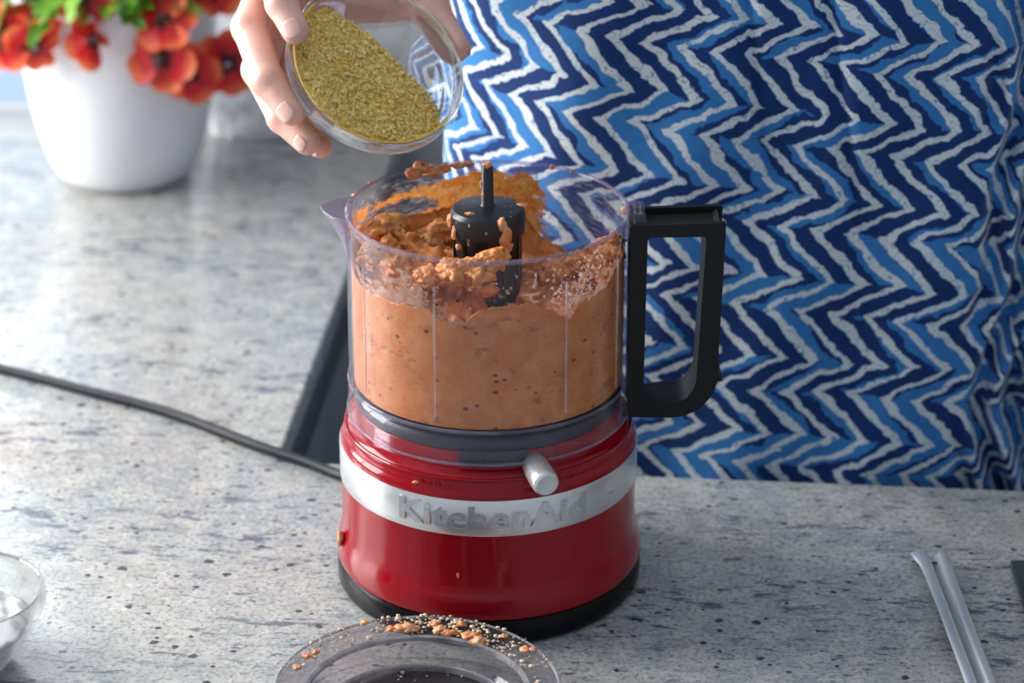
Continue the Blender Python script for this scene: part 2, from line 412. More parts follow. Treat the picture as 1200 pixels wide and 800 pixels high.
# ------------------------------------------------------------------ food processor
ROT = math.radians(4.9)
fp = thing('food_processor', 'red food processor with a clear bowl and black handle at the centre', 'food processor', (0, 0, 0), ROT)
lathe('foot', [(0, .0), (.086, .0), (.0885, .0015), (.0898, .004), (.0898, .013), (.088, .0158), (0, .0158)], M_blackgloss, fp, 128)
base_prof = [(0, .0162), (.0865, .0162), (.0888, .0168), (.0896, .0185), (.0897, .022), (.0893, .0265), (.0882, .031), (.0871, .0345), (.0866, .038), (.08615, .045), (.0860, .0685), (.0860, .0915),
             (.0858, .0935), (.0850, .0955), (.0842, .0965), (.0838, .0972), (.0837, .0985), (.0834, .1), (.0828, .1018), (.0815, .1035), (.0795, .1048), (.0774, .1060), (.0768, .1066), (.0764, .1160), (.0758, .1166), (0, .1166)]
bp = []
lathe('motor_base', base_prof, M_red, fp, 160, sharp=60)
# brushed band with a thin lip
lathe('metal_band', [(.0859, .0694), (.0866, .0694), (.0868, .0699), (.0868, .0909), (.0866, .0914), (.0859, .0914)], M_band, fp, 160, closed=True)
def wrap_text(name, s, size, depth, z, rad, ang, mat, parent, sx_=1., slope=0., bold=0., space=1.):
    cu = bpy.data.curves.new(name, 'FONT'); cu.body = s; cu.size = size; cu.extrude = depth; cu.align_x = 'CENTER'; cu.align_y = 'CENTER'; cu.offset = bold; cu.space_character = space; cu.resolution_u = 3
    to = bpy.data.objects.new(name, cu); col.objects.link(to); dg = bpy.context.evaluated_depsgraph_get()
    me = bpy.data.meshes.new_from_object(to.evaluated_get(dg)); bpy.data.objects.remove(to)
    bm = bmesh.new(); bm.from_mesh(me); bm.verts.ensure_lookup_table()
    bmesh.ops.subdivide_edges(bm, edges=[e for e in bm.edges if e.calc_length() > size * .2], cuts=2)
    for v in bm.verts:
        r = rad + v.co.z + slope * v.co.y; a = ang + v.co.x * sx_ / rad
        v.co = Vector((r * math.cos(a), r * math.sin(a), z + v.co.y * math.sqrt(max(0, 1 - min(1, slope * slope)))))
    bm.to_mesh(me); bm.free(); me.materials.clear()
    return link_mesh(name, me, mat, parent, False)
band = [c for c in fp.children if c.name.startswith('metal_band')][0]
wrap_text('lettering', 'KitchenAid', .0185, .0011, .0806, .0868, -PI / 2 + .04, M_letter, band, 1.22, bold=.0007, space=1.1)
wrap_text('speed_mark', 'CHOP', .0062, .0003, .0994, .0838, -PI / 2 - .345, M_red, fp, 1.15, slope=-.5)
wrap_text('speed_mark', 'PUREE', .0058, .0003, .0994, .0838, -PI / 2 + .52, M_red, fp, 1.1, slope=-.5)
bm = bmesh.new(); bmesh.ops.create_cone(bm, cap_ends=True, segments=16, radius1=.0016, radius2=.0014, depth=.001)
o = put_bm('band_mark_dot', bm, M_letter, band); a_ = -PI / 2 + .93; o.location = (.0872 * math.cos(a_), .0872 * math.sin(a_), .0805); o.rotation_euler = (0, PI / 2, a_)  # small dot standing for the printed mark after the lettering
# ledge ridge ring
lathe('ledge_ring', [(.0826, .1012), (.0834, .1016), (.0836, .1024), (.0830, .1031), (.0820, .1031)], M_red, fp, 160, closed=True)
# speed lever
lv = lathe('speed_lever', [(0, -.002), (.0058, -.002), (.0068, .002), (.0074, .008), (.0077, .016), (.0076, .021), (.0070, .0232), (.0060, .0241), (.0045, .0238), (0, .0234)], M_lever, fp, 40)
la = -PI / 2 + .335; dirv = Vector((math.cos(la), math.sin(la), -.12)).normalized()
lv.location = Vector((.0765 * math.cos(la), .0765 * math.sin(la), .1085)); lv.rotation_euler = dirv.to_track_quat('Z', 'Y').to_euler()
bm = bmesh.new(); Mq = [Matrix.Rotation(-PI / 2 + q, 4, 'Z') for q in (-.16, -.08, 0, .08, .16, .24)]
for M in Mq: box_bm(bm, (.0745, -.0034, .1085), (.0788, .0034, .1180), M)
put_bm('lever_slot', bm, M_grey, fp, bevel=.0004)['kind'] = 'stuff'
# dark drive collar seen through the skirt of the bowl
lathe('drive_collar', [(0, .1167), (.0752, .1167), (.0766, .1172), (.0768, .1212), (.0755, .1238), (.0748, .1242), (0, .1242)], M_grey, fp, 96)
# bowl
RB = .0795
bowl = lathe('work_bowl', [(.0806, .1108), (.0812, .1104), (.0814, .112), (.0808, .1245), (.0803, .129), (.0801, .14), (.0795, .226), (.0795, .2305), (.0783, .2312), (.0774, .2300), (.0777, .226), (.0782, .14), (.0776, .1310), (.074, .1295), (.03, .1295), (.022, .1305), (.02, .1275), (.0775, .1273), (.0796, .1245)], M_clear, fp, 160, closed=True)
lathe('rim', [(.0796, .2292), (.0801, .2300), (.0800, .2312), (.0790, .2318), (.0778, .2314), (.0775, .2302)], M_rim, bowl, 160, closed=True)
lathe('skirt_line', [(.0804, .1290), (.0810, .1295), (.0811, .1308), (.0804, .1314)], M_rim, bowl, 160, closed=True)
lathe('skirt_line', [(.0812, .1100), (.0819, .1104), (.0819, .1116), (.0812, .1120)], M_rim, bowl, 160, closed=True)
for aa in (-2.58, -1.93, -1.0, -.45, .25):
    M = Matrix.Rotation(aa, 4, 'Z'); bm = bmesh.new(); box_bm(bm, (.0797, -.00045, .137), (.0807, .00045, .215), M)
    put_bm('wall_rib', bm, M_ribm, bowl, bevel=.0002)
# pouring lip on the left of the rim
v, f = [], []; nu, nv = 17, 10
for j in range(nv):
    t = j / (nv - 1); zz = .2312 - .024 * t
    for i in range(nu):
        s = -1 + 2 * i / (nu - 1); a = PI + s * .25
        outw = .0140 * (1 - t) ** 1.4 * (1 - abs(s) ** 1.5) ** 1.0
        v.append(((RB + .0003 + outw) * math.cos(a), (RB + .0003 + outw) * math.sin(a), zz + .0012 * (1 - t) * (1 - abs(s))))
for j in range(nv - 1):
    for i in range(nu - 1): q = j * nu + i; f.append((q, q + 1, q + nu + 1, q + nu))
lip = put('pouring_lip', v, f, M_rim, bowl); sm = lip.modifiers.new('thick', 'SOLIDIFY'); sm.thickness = .0012; sm.offset = 0
# small moulded frame at the back of the rim
bm = bmesh.new(); a_ = PI / 2 - .30; M = Matrix.Rotation(a_, 4, 'Z')
for (y0, y1, z0, z1) in ((-.0062, .0062, .2262, .2267), (-.0062, .0062, .2224, .2229), (-.0062, -.0057, .2224, .2267), (.0057, .0062, .2224, .2267)): box_bm(bm, (.0768, y0, z0), (.0777, y1, z1), M)
put_bm('moulded_mark', bm, M_rim, bowl)
# handle: a deep channel loop, front and back flanges with a rounded web between
def rounded(poly, rads, n=8):
    out = []; L = len(poly)
    for i, (p, r) in enumerate(zip(poly, rads)):
        p = Vector(p); a = Vector(poly[i - 1]); b = Vector(poly[(i + 1) % L])
        if r <= 0: out.append(p); continue
        d1 = (a - p).normalized(); d2 = (b - p).normalized(); ang = d1.angle(d2); k = r / math.tan(ang / 2)
        s, e = p + d1 * k, p + d2 * k; cc = p + (d1 + d2).normalized() * (r / math.sin(ang / 2))
        a0 = math.atan2(s.y - cc.y, s.x - cc.x); a1 = math.atan2(e.y - cc.y, e.x - cc.x); da = (a1 - a0 + PI) % (2 * PI) - PI
        for q in range(n + 1): t = a0 + da * q / n; out.append(Vector((cc.x + r * math.cos(t), cc.y + r * math.sin(t))))
    return out
OUT = rounded([(.0795, .2265), (.1330, .2285), (.1310, .1305), (.1290, .108), (.0800, .1085)], [.0008, .0015, .02, .027, .001], 9)
INN = rounded([(.0895, .2195), (.1222, .2200), (.1190, .1285), (.1130, .1190), (.0890, .1160)], [.002, .002, .018, .010, .002], 9)
def ring_plate(bm, outer, inner, y0, y1):
    """plate with a hole: resample both loops by angle about the hole's middle"""
    cx, cz = .105, .168; N = 120
    def at(loop, th):
        d = (math.cos(th), math.sin(th)); best = None
        for i in range(len(loop)):
            p, q = loop[i - 1], loop[i]; ex, ez = q.x - p.x, q.y - p.y; den = d[0] * ez - d[1] * ex
            if abs(den) < 1e-12: continue
            t = ((p.x - cx) * ez - (p.y - cz) * ex) / den; u = ((p.x - cx) * d[1] - (p.y - cz) * d[0]) / den
            if t > 0 and -1e-6 <= u <= 1 + 1e-6: best = t if best is None else max(best, t)
        return (cx + d[0] * best, cz + d[1] * best)
    ths = sorted(set([2 * PI * i / N for i in range(N)] + [math.atan2(p.y - cz, p.x - cx) % (2 * PI) for p in list(outer) + list(inner)]))
    rows = []
    for th in ths:
        o_, i_ = at(outer, th), at(inner, th)
        rows.append([bm.verts.new((o_[0], y0, o_[1])), bm.verts.new((i_[0], y0, i_[1])), bm.verts.new((i_[0], y1, i_[1])), bm.verts.new((o_[0], y1, o_[1]))])
    for k in range(len(rows)):
        a, b = rows[k - 1], rows[k]
        for q in range(4): bm.faces.new((a[q], b[q], b[(q + 1) % 4], a[(q + 1) % 4]))
def off_loop(loop, d):  # move the loop towards the grip's middle
    out = []; L = len(loop)
    for i in range(L):
        t = (loop[(i + 1) % L] - loop[i - 1]).normalized(); out.append(loop[i] + Vector((t.y, -t.x)) * d)
    return out
hd = None
bm = bmesh.new(); ring_plate(bm, OUT, INN, -.0150, -.0115); hd = put_bm('handle', bm, M_black, bowl, sharp=30)
bm = bmesh.new(); ring_plate(bm, OUT, INN, .0115, .0150); put_bm('back_flange', bm, M_black, hd, sharp=30)
bm = bmesh.new(); ring_plate(bm, off_loop(OUT, .0035), off_loop(INN, -.0001), -.0114, .0114)
put_bm('grip_web', bm, M_black, hd, sharp=30)
# clear bracket on the rim beside the handle
bm = bmesh.new(); box_bm(bm, (.0790, -.0115, .2190), (.0885, .0125, .2312)); br = put_bm('handle_bracket', bm, M_clear2, bowl, bevel=.001)
bm = bmesh.new()
for q in ((.0815, -.010, .2312, .0835, .009, .2320), (.0850, -.010, .2312, .0862, .004, .2322), (.0815, -.010, .2312, .0868, -.0085, .2322), (.0815, .0075, .2312, .0868, .009, .2322)): box_bm(bm, q[:3], q[3:])
put_bm('bracket_rib', bm, M_rim, br, bevel=.0002)
# blade hub with its post
def speckled(name, base, spot, scale, keep):
    t = NT(name); v = t.coord(scale=(1, 1, .55)); vo = t.vor(v, scale); sp = t.node('ShaderNodeSeparateColor'); t.link(vo.outputs['Color'], sp.inputs[0])
    mk = t.math('MULTIPLY', t.math('GREATER_THAN', sp.outputs[0], keep), t.step(t.math('SUBTRACT', .34, t.math('ADD', vo.outputs['Distance'], t.math('MULTIPLY', t.noise(v, 700), .25))), 0, .08))
    t.set(Base_Color=t.mix(mk, base, spot), Roughness=.35); return t.m
M_hub = speckled('food_spattered_black_plastic', (.013, .014, .018), (.52, .30, .17), 300, .72)
hub = lathe('blade_hub', [(.0185, .1306), (.0185, .205), (.0190, .2175), (.0212, .2185), (.0214, .2285), (.0210, .2300), (.0195, .2318), (.0120, .2328), (.0042, .2334), (.0036, .2345), (.0033, .2560), (.0028, .2568), (0, .2570)], M_hub, fp, 64)
bm = bmesh.new()
for k in range(10): M = Matrix.Rotation(k * PI / 5 + .2, 4, 'Z'); box_bm(bm, (.0180, -.0008, .150), (.0196, .0008, .2165), M)
put_bm('hub_rib', bm, M_hub, hub)
# power cord
cp = spline([(-.075, .078, .020), (-.088, .094, .011), (-.1052, .1085, .0042), (-.130, .126, .0036), (-.168, .148, .0036), (-.2328, .1905, .0036), (-.300, .222, .0036), (-.3665, .2514, .0036), (-.47, .29, .0036), (-.62, .33, .0036), (-.85, .34, .0036), (-1.1, .33, .0036)], 10)
Ri = Matrix.Rotation(-ROT, 3, 'Z')
tube('power_cord', [Ri @ p for p in cp], .0034, M_cord, fp, 16)

# ------------------------------------------------------------------ food in the bowl
def food_mat(name, c1, c2, dark, spec=True):
    t = NT(name); v = t.coord()
    c = t.mix(t.step(t.noise(v, 90, 5, .6), .35, .68), c1, c2)
    vs = t.coord(scale=(1, 1, 1.5))
    vo = t.vor(vs, 185); sp = t.node('ShaderNodeSeparateColor'); t.link(vo.outputs['Color'], sp.inputs[0])
    mk = t.math('MULTIPLY', t.math('GREATER_THAN', sp.outputs[0], .76), t.step(t.math('SUBTRACT', t.math('MULTIPLY', sp.outputs[1], .36), t.math('ADD', vo.outputs['Distance'], t.math('MULTIPLY', t.noise(v, 500), .2))), -.12, -.02))
    c = t.mix(t.math('MULTIPLY', mk, .85), c, dark)
    c = t.mix(t.math('MULTIPLY', t.step(t.noise(t.coord(scale=(1, 1, 2.2)), 60, 6, .75), .575, .63), .6), c, tuple(x * .45 for x in c1))
    f = t.noise(v, 260, 5, .6)
    t.set(Base_Color=c, Roughness=.42, Subsurface_Weight=.1, Subsurface_Radius=(.006, .003, .001), Subsurface_Scale=.4); t.bump(f, .45, .0012); return t.m
M_food = food_mat('orange_bean_mash', (.67, .205, .038), (.78, .30, .075), (.10, .025, .02))
M_foodtop = food_mat('orange_bean_mash_chunks', (.70, .235, .045), (.76, .34, .10), (.20, .05, .02))
def lerp_tab(tab, th):
    th = (th + 180) % 360 - 180
    for (a, x), (b, y) in zip(tab[:-1], tab[1:]):
        if a <= th <= b: q = (th - a) / (b - a); q = q * q * (3 - 2 * q); return x + (y - x) * q
    return tab[-1][1]
WALL = [(-180, .206), (-160, .198), (-142, .199), (-117, .201), (-103, .1925), (-89, .204), (-73, .2055), (-64, .200), (-55, .191), (-48, .198), (-36, .200), (-19, .2085), (-8, .212), (3, .210), (14, .203), (26, .184), (45, .178), (62, .184), (78, .200), (100, .206), (120, .203), (140, .205), (160, .208), (180, .206)]
MID = [(-180, .206), (-140, .203), (-110, .194), (-80, .180), (-50, .178), (-20, .186), (10, .192), (30, .180), (60, .176), (100, .182), (140, .200), (180, .206)]
RF = .0771; NA, NZ, NR = 300, 46, 30
v, f = [], []
for i in range(NA):
    th = -180 + 360 * i / NA; a = math.radians(th); cs, sn = math.cos(a), math.sin(a)
    hw = lerp_tab(WALL, th) + .0030 * fbm((cs * 9, sn * 9, 3), 1.6, 4) + .0022 * fbm((cs * 30, sn * 30, 9), 1.5, 3); hm = lerp_tab(MID, th)
    for j in range(NZ): v.append((RF * cs, RF * sn, (.1308 + (hw - .1308) * j / (NZ - 1))))
    for j in range(1, NR):
        q = j / (NR - 1); r = RF + (.0175 - RF) * q
        if q < .22: z = hw + (hm - .012 - hw) * (q / .22) ** .7
        elif q < .6: s = (q - .22) / .38; z = hm - .012 + .012 * math.sin(s * PI / 2)
        else: s = (q - .6) / .4; z = hm - .004 * s
        am = min(1, q / .05); z += am * (.012 * fbm((r * cs, r * sn, 0), 55, 4) + .008 * fbm((r * cs, r * sn, 5), 190, 3))
        v.append((r * cs, r * sn, z))
n = NZ + NR - 1
for i in range(NA):
    j = (i + 1) % NA
    for k in range(n - 1): f.append((i * n + k, j * n + k, j * n + k + 1, i * n + k + 1))
food = put('bean_mash', v, f, M_food, None); food.rotation_euler = (0, 0, ROT); food.location = (0, 0, 0)
tag(food, 'orange-brown bean mash filling the clear processor bowl', 'food')
# lumps on top
def lump(bm, c, r, seed, squash=(1, 1, 1), sub=3, rough=1.):
    q = bmesh.ops.create_icosphere(bm, subdivisions=sub, radius=1)
    for vv in q['verts']:
        p = vv.co
        d = 1 + rough * (.75 * fbm(p * 1.2 + Vector((seed, seed * .7, 0)), 1, 3) + .55 * fbm(p * 3.1 + Vector((0, seed, seed)), 1, 3) - .35 * abs(fbm(p * 2.2 + Vector((seed, 0, 3)), 1, 3)))
        vv.co = Vector((p.x * squash[0], p.y * squash[1], p.z * squash[2])) * (r * d) + Vector(c)
bm = bmesh.new(); Rl = random.Random(3)
def polar(r, th, z): a = math.radians(th); return (r * math.cos(a), r * math.sin(a), z)
for (r, th, z, s) in [(.050, -112, .212, .010), (.045, -103, .2145, .008), (.040, -118, .211, .009), (.0405, -92, .215, .0085), (.037, -82, .2185, .0085), (.052, -125, .209, .010), (.047, -96, .211, .009),
                      (.068, 168, .212, .010), (.063, 155, .210, .011), (.058, 178, .209, .010), (.066, -168, .212, .009), (.05, 160, .204, .012), (.045, 145, .200, .012), (.068, 142, .208, .008), (.055, -160, .206, .012),
                      (.070, 2, .211, .007), (.068, -6, .209, .008), (.066, 10, .203, .009), (.062, -12, .203, .010), (.060, 22, .192, .009), (.052, 10, .194, .010), (.046, 28, .188, .010), (.040, 0, .194, .011), (.072, -4, .2185, .004), (.0715, -2, .2145, .005),
                      (.045, 60, .182, .011), (.035, 95, .186, .010), (.058, 100, .192, .011), (.062, 120, .196, .010)]:
    for q_ in range(4):
        k_ = .0 if q_ == 0 else .62 * s
        lump(bm, tuple(np.array(polar(r, th, z - .002)) + np.array([Rl.uniform(-k_, k_), Rl.uniform(-k_, k_), Rl.uniform(-k_, k_ * .7)])), s * (.85 if q_ == 0 else Rl.uniform(.4, .62)), Rl.uniform(0, 50), (Rl.uniform(.8, 1.2), Rl.uniform(.8, 1.2), .8), 4 if q_ == 0 else 3, 1.1)
put_bm('lump', bm, M_foodtop, food, sharp=0)['kind'] = 'stuff'
# spatter on the hub and rim
bm = bmesh.new()
for (r, th, z, s, sq) in [(.0215, -62, .2215, .0045, (.8, .5, 1.7)), (.0212, -66, .2285, .0036, (.8, .5, 1.3)), (.0212, -58, .2150, .0034, (.8, .5, 1.2)), (.0213, -165, .2255, .0035, (.6, .8, 1.3)), (.0212, -150, .2205, .003, (.6, .8, 1.4)), (.0208, -140, .2135, .002, (1, 1, 1)), (.0200, 12, .2315, .0026, (1.4, .9, .4)), (0, 0, .2572, .0028, (1, 1, .6)), (.0034, 200, .246, .0013, (.7, .7, 2)), (.0036, 230, .240, .0013, (.7, .7, 2)), (.015, -130, .2325, .002, (1.4, 1, .4)),
                         (.0772, 121, .2312, .0042, (1.2, .6, .9)), (.0768, 116, .2285, .0040, (1.2, .5, 1.0)), (.0770, 125, .2285, .0036, (1.2, .5, .9)), (.0768, 110, .2288, .0032, (1.3, .4, .9)), (.0768, 104, .2296, .0024, (1.8, .4, .8)), (.0768, 99, .2298, .0022, (1.8, .4, .8)), (.0790, 62, .2305, .0016, (1, 1, 1)), (.0790, 52, .2300, .0014, (1, 1, 1)), (.0785, 8, .226, .002, (1, 1, 1.5)), (.0785, 165, .2315, .0015, (1, 1, .6)), (.0785, 150, .2318, .0012, (1, 1, .6)), (.0890, -166, .0335, .0042, (.5, .7, 1.3)), (.0878, -166, .0285, .0028, (.5, .7, 1.2)), (.0838, -118, .0970, .0016, (1.4, .8, .6)), (.0864, -101, .0440, .0011, (.7, .5, 1.4))]:
    lump(bm, polar(r, th, z), s, Rl.uniform(0, 50), sq, 3)
M_spat = food_mat('tomato_orange_spatter', (.74, .27, .09), (.78, .42, .22), (.40, .03, .02))
put_bm('spatter', bm, M_spat, food, sharp=0)['kind'] = 'stuff'
# thin smears left on the inside wall, with their cover painted per vertex
def smear(name, rad, colr, amount, nscale, mat_rough, thr, soft, stretch, fade=1.):
    NA, NZ = 360, 60; v, f, A = [], [], []
    for i in range(NA):
        th = -180 + 360 * i / NA; a = math.radians(th)
        for j in range(NZ):
            z = .150 + (.2285 - .150) * j / (NZ - 1); v.append((rad * math.cos(a), rad * math.sin(a), z)); A.append(amount(th, z))
    for i in range(NA):
        k = (i + 1) % NA
        for j in range(NZ - 1): f.append((i * NZ + j, k * NZ + j, k * NZ + j + 1, i * NZ + j + 1))
    t = NT(name + '_stain'); at = t.node('ShaderNodeAttribute', attribute_name='cover'); vv = t.coord(scale=stretch)
    nz = t.noise(vv, nscale, 6, .68); al = t.step(t.math('ADD', nz, at.outputs['Fac']), thr, thr + soft)
    c = t.mix(t.step(t.noise(t.coord(), 120, 4), .35, .65), *colr); c = t.mix(t.math('MULTIPLY', t.step(t.noise(t.coord(), 420, 4, .7), .5, .68), .55), c, tuple(x * .5 for x in colr[0])); c = t.mix(t.math('MULTIPLY', t.step(t.noise(t.coord(scale=(1, 1, 1.6)), 260, 3), .58, .7), .5), c, (.95, .66, .36))
    if fade < 1: al = t.math('MULTIPLY', al, fade)
    t.set(Base_Color=c, Roughness=mat_rough, Alpha=al); t.bump(nz, .5, .001)
    t.set(Subsurface_Weight=.0); tl = t.node('ShaderNodeBsdfTranslucent'); t.link(c, tl.inputs[0]); tp = t.node('ShaderNodeBsdfTransparent'); m1 = t.node('ShaderNodeMixShader'); t.link(al, m1.inputs[0]); t.link(tp.outputs[0], m1.inputs[1]); t.link(tl.outputs[0], m1.inputs[2])
    m2 = t.node('ShaderNodeMixShader'); m2.inputs[0].default_value = .4; t.link(t.p.outputs[0], m2.inputs[1]); t.link(m1.outputs[0], m2.inputs[2]); t.link(m2.outputs[0], t.out.inputs[0])
    o = put(name, v, f, t.m, food); at_ = o.data.attributes.new('cover', 'FLOAT', 'POINT'); at_.data.foreach_set('value', A); o['kind'] = 'stuff'
    return o
def am_back(th, z):
    if -165 < th < -12: return -.6
    tab = [(-180, .10), (-166, -.05), (-165.9, -.5), (-12, -.5), (-11.9, -.10), (20, -.14), (45, -.20), (62, -.04), (72, .32), (95, .30), (110, .26), (128, .12), (150, .10), (180, .12)]
    t = lerp_tab(tab, th); top = lerp_tab([(-180, .222), (0, .222), (60, .212), (72, .2205), (95, .2215), (115, .2175), (140, .217), (180, .222)], th)
    if z > top: t -= (z - top) / .006 * .4
    # clean wiped streak at the back left
    t -= .42 * max(0, 1 - ((th - 146) / 34) ** 2) ** .5 * math.exp(-((z - .2085) / .0048) ** 4) if 112 < th < 180 else 0
    if 28 < th < 62 and .186 < z < .224: t -= .08
    return t
smear('smear', .0769, ((.88, .27, .035), (.95, .43, .11)), am_back, 120, .4, .47, .20, (1, 1, 1.8))
def am_film(th, z):
    return (.02 if 2 < th < 175 else -.8) - (.3 if z > .2275 else 0)
smear('thin_film', .0770, ((.72, .66, .66), (.80, .74, .72)), am_film, 130, .5, .44, .30, (1, 1, 4.5), .45)
def am_front(th, z):
    if not (-178 < th < -3): return -.8
    h = lerp_tab(WALL, th); d = z - h
    s = .10 - d / .035 * .34
    if d < -.001: return -.8
    s += .16 * math.exp(-((th + 128) / 16) ** 2) * (1 if z < .226 else 0) + .06 * math.exp(-((th + 35) / 18) ** 2) - .10 * math.exp(-((th + 92) / 12) ** 2)
    if z > .2255: s -= .3
    return s
smear('front_smear', .0772, ((.66, .31, .13), (.78, .50, .32)), am_front, 150, .5, .55, .09, (1, 1, 1.6))
def am_crumb(th, z):
    if not (-150 < th < 10): return -.8
    d = z - lerp_tab(WALL, th); s = -.02 - abs(d - .012) / .03 * .12 + .12 * math.exp(-((th + 48) / 22) ** 2) + .05 * math.exp(-((th + 110) / 20) ** 2)
    if z > .2265 or d < 0: s -= .4
    return s
smear('crumb_film', .0774, ((.78, .62, .50), (.85, .76, .68)), am_crumb, 420, .6, .60, .05, (1, 1, 1.2))

# ------------------------------------------------------------------ lid in the foreground
lid_c = (-.0215, -.1785, 0)
lid = thing('processor_lid', 'clear round plastic lid with orange crumbs lying in front of the red base', 'lid', lid_c, ROT); lid.scale = (.95, .95, .95)
lathe('lid_shell', [(.0800, .0225), (.0808, .0235), (.0808, .0265), (.0798, .0275), (.0762, .0272), (.0700, .0235), (.0655, .0225), (.0645, .0235), (.0640, .0235), (.0632, .0220), (.0628, .0090), (.0600, .0060), (0, .0060), (0, .0045), (.0610, .0045), (.0642, .0080), (.0645, .0205), (.0700, .0218), (.0765, .0255), (.0795, .0258)], M_lid, lid, 128, closed=True)
M_lidrim = clear('lid_edge', (.62, .60, .64), .3, (.7, .68, .7))
lathe('lid_rim', [(.0800, .0262), (.0809, .0266), (.0809, .0278), (.0800, .0283), (.0788, .0278)], M_lidrim, lid, 128, closed=True)
lathe('inner_ring', [(.0622, .0215), (.0655, .0215), (.0657, .0238), (.0640, .0248), (.0622, .0240)], M_lidrim, lid, 128, closed=True)
lathe('skirt', [(.0800, 0), (.0806, 0), (.0806, .023), (.0800, .023)], M_lid, lid, 128, closed=True)
lathe('inner_ring', [(.0545, .0062), (.0565, .0062), (.0567, .0100), (.0556, .0106), (.0545, .0100)], M_lidrim, lid, 128, closed=True)
lathe('lid_disc', [(0, .0008), (.061, .0008), (.061, .0042), (0, .0042)], plain('dark_smoky_plastic', (.030, .032, .040), .25), lid, 96)['label'] = 'dark centre of the lid'
lathe('feed_tube', [(.0085, .0062), (.0115, .0062), (.0112, .0200), (.0100, .0212), (.0088, .0200)], M_lidrim, lid, 48, closed=True)
bm = bmesh.new(); Rl = random.Random(11)
for (th, r, s) in [(100, .071, .0034), (96, .0715, .0040), (93, .070, .0030), (104, .0715, .0026), (81, .0700, .0035), (77, .0685, .0034), (74, .0695, .0026), (66, .0685, .0036), (63, .070, .0034), (60, .0672, .0044), (150, .074, .0026), (145, .073, .0022), (115, .079, .0022), (160, .0735, .0026), (84, .074, .0028), (50, .076, .002), (36, .075, .003), (33, .078, .002), (72, .076, .0026)]:
    lump(bm, (r * math.cos(math.radians(th)), r * math.sin(math.radians(th)), .0225 + max(0, (r - .066)) * .36 + .0012), s, Rl.uniform(0, 99), (1.1, 1, .55), 3, 1.2)
put_bm('food_scrap', bm, M_spat, lid, sharp=0)['kind'] = 'stuff'
bm = bmesh.new()
for _ in range(520):
    th = math.radians(Rl.gauss(80, 38)); q = Rl.random()
    if q < .8: r = Rl.uniform(.0665, .0805); z = .0238 + max(0, (r - .067)) * .38
    else: r = .06 * math.sqrt(Rl.random()); th = Rl.uniform(0, 2 * PI); z = .0064
    s = Rl.choice((.0004, .0005, .0006, .0008, .0012)) * Rl.uniform(.7, 1.2)
    rr = bmesh.ops.create_icosphere(bm, subdivisions=1, radius=s)
    M = Matrix.Translation((r * math.cos(th), r * math.sin(th), z)) @ Matrix.Diagonal((Rl.uniform(.8, 1.6), Rl.uniform(.8, 1.4), .7, 1)); bmesh.ops.transform(bm, matrix=M, verts=rr['verts'])
put_bm('crumb', bm, plain('pale_crumb', (.74, .55, .40), .7), lid, sharp=0)['kind'] = 'stuff'

# ------------------------------------------------------------------ small glass bowl at the lower left
gb = thing('glass_bowl', 'small clear glass bowl holding white salt at the left edge of the counter', 'bowl', (-.2815, -.1300, 0))
lathe('bowl_wall', [(0, .0008), (.022, .0), (.024, .0012), (.0275, .006), (.0345, .0155), (.0405, .0245), (.0452, .0335), (.0468, .0375), (.0468, .0440), (.0462, .0462), (.0448, .0466), (.0438, .0455), (.0436, .0395), (.0425, .0345), (.0375, .0250), (.0310, .0155), (.0245, .0075), (.020, .0048), (0, .0044)], M_glass, gb, 128)
salt = put('salt', [], [], None) if False else None
v, f = [], []  # salt heaped high, its white also stands in for refraction in the glass
N, K = 64, 22
for k in range(K):
    r = .0375 * k / (K - 1)
    for i in range(N):
        a = 2 * PI * i / N; v.append((r * math.cos(a), r * math.sin(a), .0270 + .007 * (1 - (r / .0375) ** 2) + .014 * fbm((r * math.cos(a), r * math.sin(a), 1), 70, 4)))
for k in range(K - 1):
    for i in range(N): j = (i + 1) % N; f.append((k * N + i, k * N + j, (k + 1) * N + j, (k + 1) * N + i))
b0 = len(v)
for (r, z) in ((.034, .0210), (.030, .0158), (.0243, .0083), (.0195, .0054)):
    for i in range(N): a = 2 * PI * i / N; v.append((r * math.cos(a), r * math.sin(a), z))
for k in range(4):
    p = (K - 1) * N if k == 0 else b0 + (k - 1) * N; q = b0 + k * N
    for i in range(N): j = (i + 1) % N; f.append((p + i, p + j, q + j, q + i))
f.append(tuple(b0 + 3 * N + i for i in range(N)))
t = NT('salt_grains'); fz = t.noise(t.coord(), 600, 4, .7); t.set(Base_Color=t.mix(fz, (.82, .82, .84), (.92, .92, .93)), Roughness=.5); t.bump(fz, .6, .001)
salt = put('salt', v, f, t.m); salt.location = gb.location; tag(salt, 'white salt, heaped to stand in for refracted white, inside the small glass bowl at lower left', 'salt'); salt['kind'] = 'stuff'

